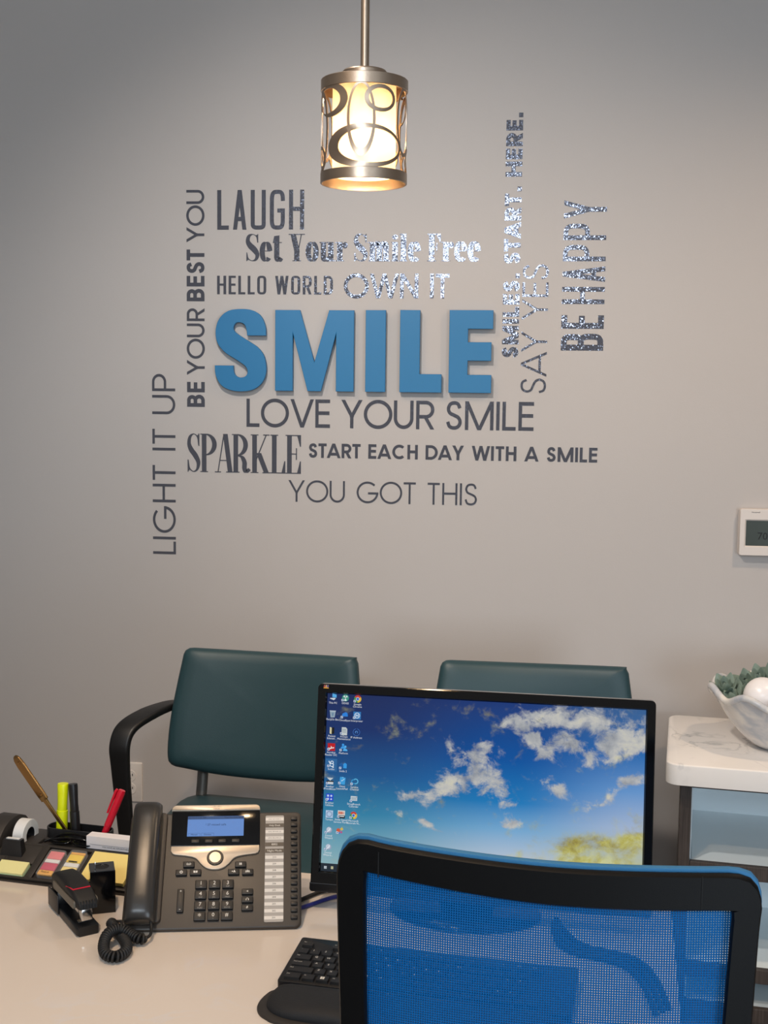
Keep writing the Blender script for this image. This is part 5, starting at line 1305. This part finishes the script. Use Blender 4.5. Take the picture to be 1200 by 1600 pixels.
# ------------------------------------------------------------------ keyboard and palm rest
KY = math.radians(-7.0)
KB = thing('keyboard', 'black computer keyboard partly hidden by the blue mesh chair', 'keyboard', (-.2985, 1.5495, DZ), (0, 0, KY))
KW, KD, KT = .385, .1160, math.radians(4.5)
KF = T(0, 0, .012) @ RX(KT)
def kbuild(mb, name, m, par=None, smooth=30):
    mb.bm.transform(KF); return mb.build(name, m, par or KB, smooth)
kbuild(MB().prism(rrect(0, 0, KW, KD, .004, 4), -.010, 0, bev=.0015), 'case', M_black)
MB().box((.03, .108, .006), (.03, .008, .012), .001).build('foot', M_black, KB); MB().box((KW - .03, .108, .006), (.03, .008, .012), .001).build('foot', M_black, KB)
u = .0168; ry = .0157
def kkey(x, v, w, txt=None, d=.0139, small=False):
    k = MB(); g_ = .0012
    k.loft([[(a, b, -.0005) for a, b in rrect(x + g_, v + g_, x + w - g_, v + d + .0014 - g_, .0010, 3)], [(a, b, .0036) for a, b in rrect(x + g_ + .0008, v + g_ + .0010, x + w - g_ - .0008, v + d + .0012 - g_, .0010, 3)]])
    if txt: k.text(txt, .0028 if len(txt) > 1 else .0052, T(x + .0030 if len(txt) > 1 else x + .0056, v + .0105, .00366), 1, 0, 'LEFT' if len(txt) > 1 else 'CENTER')
    kbuild(k, 'key', [M_key, M_legend])
x0 = .0060
rowy = [.0040 + i * ry for i in range(5)]
def krow(y, items):
    x = x0
    for txt, w in items:
        if txt is not None: kkey(x, y, w * u, txt)
        x += w * u
krow(rowy[0], [('Ctrl', 1.45), ('Fn', 1.15), ('', 1.15), ('Alt', 1.2), (' ', 5.6), ('Alt', 1.2), ('Ctrl', 1.3), ('', 1), ('', 1), ('', 1), ('0', 2), ('.', 1), ('', 1)])
krow(rowy[1], [('Shift', 2.2)] + [(c, 1) for c in 'ZXCVBNM,./'] + [('Shift', 2.2), ('', 1), ('1', 1), ('2', 1), ('3', 1)])
krow(rowy[2], [('Caps Lock', 1.75)] + [(c, 1) for c in "ASDFGHJKL;'"] + [('Enter', 2.0), ('', 1), ('4', 1), ('5', 1), ('6', 1)])
krow(rowy[3], [('Tab', 1.5)] + [(c, 1) for c in 'QWERTYUIOP[]'] + [('', 1.4), ('', 1), ('7', 1), ('8', 1), ('9', 1)])
krow(rowy[4], [(c, 1) for c in '`1234567890-='] + [('Back', 2), ('', 1), ('', 1), ('', 1), ('', 1)])
yt = rowy[4] + ry + .004
for i in range(16):
    if i in (1,): continue
    kkey(x0 + i * u * 1.25 + (.002 if i else 0), yt, u * 1.12, 'Esc' if i == 0 else 'F%d' % (i - 1) if i < 14 else 'Del', d=.0098)
# window mark on its key
q = MB()
for i in (0, 1):
    for j in (0, 1): q.quads([[(x0 + 2.6 * u + .0062 + i * .0030 + a, rowy[0] + .0058 + j * .0030 + b, .00375) for a, b in ((0, 0), (.0026, 0), (.0026, .0026), (0, .0026))]])
kbuild(q, 'key_mark', M_legend, None, None)
PR = thing('palm_rest', 'black padded palm rest in front of the keyboard', 'palm rest', (-.2985, 1.5495, DZ), (0, 0, KY))
o1 = crom([(.0, -.0070), (-.006, -.016), (-.0100, -.040), (-.006, -.062), (.010, -.080), (.045, -.0900), (.20, -.0945), (.35, -.090), (.385, -.080), (.402, -.060), (.405, -.035), (.392, -.012), (.385, -.004)], 6)
MB().prism(o1 + [(.20, -.003)], 0, .0035, bev=.0015).build('base_pad', M_org, PR, 35)
o2 = crom([(.003, -.0050), (-.001, -.030), (.006, -.058), (.028, -.075), (.07, -.081), (.20, -.083), (.32, -.081), (.362, -.073), (.382, -.055), (.389, -.03), (.382, -.0050)], 6)
MB().pillow(o2, .0155, 0, 0, T(0, 0, .0034), p=6, edge=.001, dens=120, centre=(.19, -.042)).build('cushion', M_foam, PR, 60)

# ------------------------------------------------------------------ office chair in front of the desk
M_ocblk = mat('office_chair_black', rgb(8, 8, 9), 0.5, spec=.22, bump=(900, .05))
OC = thing('office_chair', 'office chair with blue mesh back in a black frame', 'office chair', (.036, 1.246, 0), (0, 0, math.radians(-3.4)))
# back drawing: x right, y up (world z), +z towards the photographer; middle bows back
def bow(x): return .045 * (1 - (x / .22) ** 2)
def backpt(x, y, z): return (x, -z - bow(x) * .62 + .018, y)
def ringframe(po, pi_, z0, z1, n=160):
    A_, B_ = resample(po, n), resample(pi_, n)
    mid = lambda a, b, k: (a[0] + (b[0] - a[0]) * k, a[1] + (b[1] - a[1]) * k)
    R = []
    for k, z in ((0, (z0 * .7 + z1 * .3)), (0, z1 - .003), (.06, z1), (.94, z1), (1, z1 - .003), (1, z0), (0.06, z0), (0, z0 + .003)):
        R.append([backpt(*mid(a, b, k), z) for a, b in zip(A_, B_)])
    return R
Zt, Zb = 1.046, .52
def cap(x): return -.0  
po = [(-.187, Zb), (.187, Zb)] + crom([(.187, Zb), (.207, .75), (.213, .88), (.2165, .98), (.2185, 1.008), (.213, 1.030), (.196, 1.041), (.15, 1.0425), (0, 1.0425), (-.15, 1.0475), (-.190, 1.0500), (-.208, 1.040), (-.2165, 1.018), (-.2165, .98), (-.213, .88), (-.207, .75), (-.187, Zb)], 8)[1:-1]
pi_ = [(-.157, Zb + .035), (.157, Zb + .035)] + crom([(.157, Zb + .035), (.178, .75), (.184, .88), (.1885, .98), (.1900, 1.0020), (.1880, 1.0045), (.18, 1.0050), (0, 1.0050), (-.175, 1.0165), (-.1815, 1.0165), (-.1845, 1.012), (-.1850, .98), (-.183, .88), (-.177, .75), (-.157, Zb + .035)], 8)[1:-1]
# start both outlines at the same relative spot: bottom left corner
MB().loft(ringframe(po, pi_, .000, .0115), closed=True).build('back_frame', M_ocblk, OC, 40)
edge_o = [(x * 1.006, Zb + (y - Zb) * 1.006) for x, y in po]; edge_i = [(x * .95, Zb + (y - Zb) * .985) for x, y in po]
MB().loft(ringframe(edge_o, edge_i, -.0085, .0002), closed=True).build('blue_edging', M_mblue, OC, 40, 'blue fabric edge wrapping the front of the back')
# seam lines on the frame top
for x in (-.170, .158):
    zt2 = 1.030
    hs_ = .027 if x < 0 else .034
    MB().box((0, 0, 0), (.0010, .0006, hs_)).build('frame_seam', M_slot, OC, None, None, backpt(x, 1.0435 - hs_ / 2 - .002, .0118))
# mesh panel with UV in metres
bmh = bmesh.new(); ul = bmh.loops.layers.uv.new('UVMap'); nx, nz = 28, 24; G = []
for j in range(nz + 1):
    v = Zb + .02 + (1.022 - Zb - .02) * j / nz; row = []
    wv = .160 + (.192 - .160) * min(1, (v - Zb) / .42)
    for i in range(nx + 1):
        x = -wv + 2 * wv * i / nx; top_ = v - (.0 if x < 0 else 0)
        row.append(bmh.verts.new(backpt(x, min(v, 1.022 - .012 * (x + .2) / .4), -.004)))
    G.append(row)
for j in range(nz):
    for i in range(nx):
        f = bmh.faces.new((G[j][i], G[j][i + 1], G[j + 1][i + 1], G[j + 1][i]))
        for l in f.loops: l[ul].uv = (l.vert.co.x, l.vert.co.z)
mb = MB(); mb.bm.free(); mb.bm = bmh; mb.build('mesh_back', M_mesh, OC, 80, 'see-through woven blue mesh')
# seat and running gear, out of the picture below
MB().pillow(rrect(-.235, .05, .235, .50, .07, 6), .035, .03, 0, T(0, 0, .46), p=8, edge=.01).build('seat', M_foam, OC, 60)
MB().tube([(0, .20, .40), (0, .03, .43), (0, -.035, .56), (0, -.022, .62)], [(.03, .012)] * 4, 14).build('back_bracket', M_ocblk, OC, 50)
MB().box((0, .24, .40), (.18, .2, .05), .01).build('mechanism', M_ocblk, OC, 30)
MB().lathe([(.028, .08), (.028, .25), (.018, .25), (.018, .40)], 20, 0, T(0, .26, 0)).build('gas_column', M_ocblk, OC, 40)
for k in range(5):
    a = 2 * PI * k / 5 + .3
    MB().tube([(.02 * math.cos(a), .26 + .02 * math.sin(a), .10), (.30 * math.cos(a), .26 + .30 * math.sin(a), .072)], [(.024, .02), (.016, .012)], 12).build('base_leg', M_ocblk, OC, 40)
    MB().lathe([(0, -.012), (.026, -.012), (.028, -.008), (.028, .008), (.026, .012), (0, .012)], 20, 0, T(.29 * math.cos(a), .26 + .29 * math.sin(a), .028) @ RZ(a) @ RX(PI / 2)).build('caster', M_matte, OC, 40)

# three black leads sweeping down from the monitor stand across the desk
for k, (dx, lb) in enumerate(((-.006, 'inner black lead curving across the desk from the monitor stand'), (.003, 'middle black lead curving across the desk from the monitor stand'), (.012, 'outer black lead curving across the desk from the monitor stand'))):
    c_ = MB().tube(crom([(.070 + dx * .3, 1.795 + dx, .7395), (.080 + dx, 1.735 + dx, .7395), (.105 + dx, 1.705 + dx, .7395), (.140 + dx, 1.692 + dx, .7395), (.170 + dx, 1.672 + dx, .7395), (.188 + dx, 1.622 + dx, .7395), (.196 + dx, 1.545 + dx, .7395)], 8), .0042, 10).build('monitor_cable', M_matte, None, 60)
    tag(c_, lb, 'cable', 'black leads from the monitor stand')
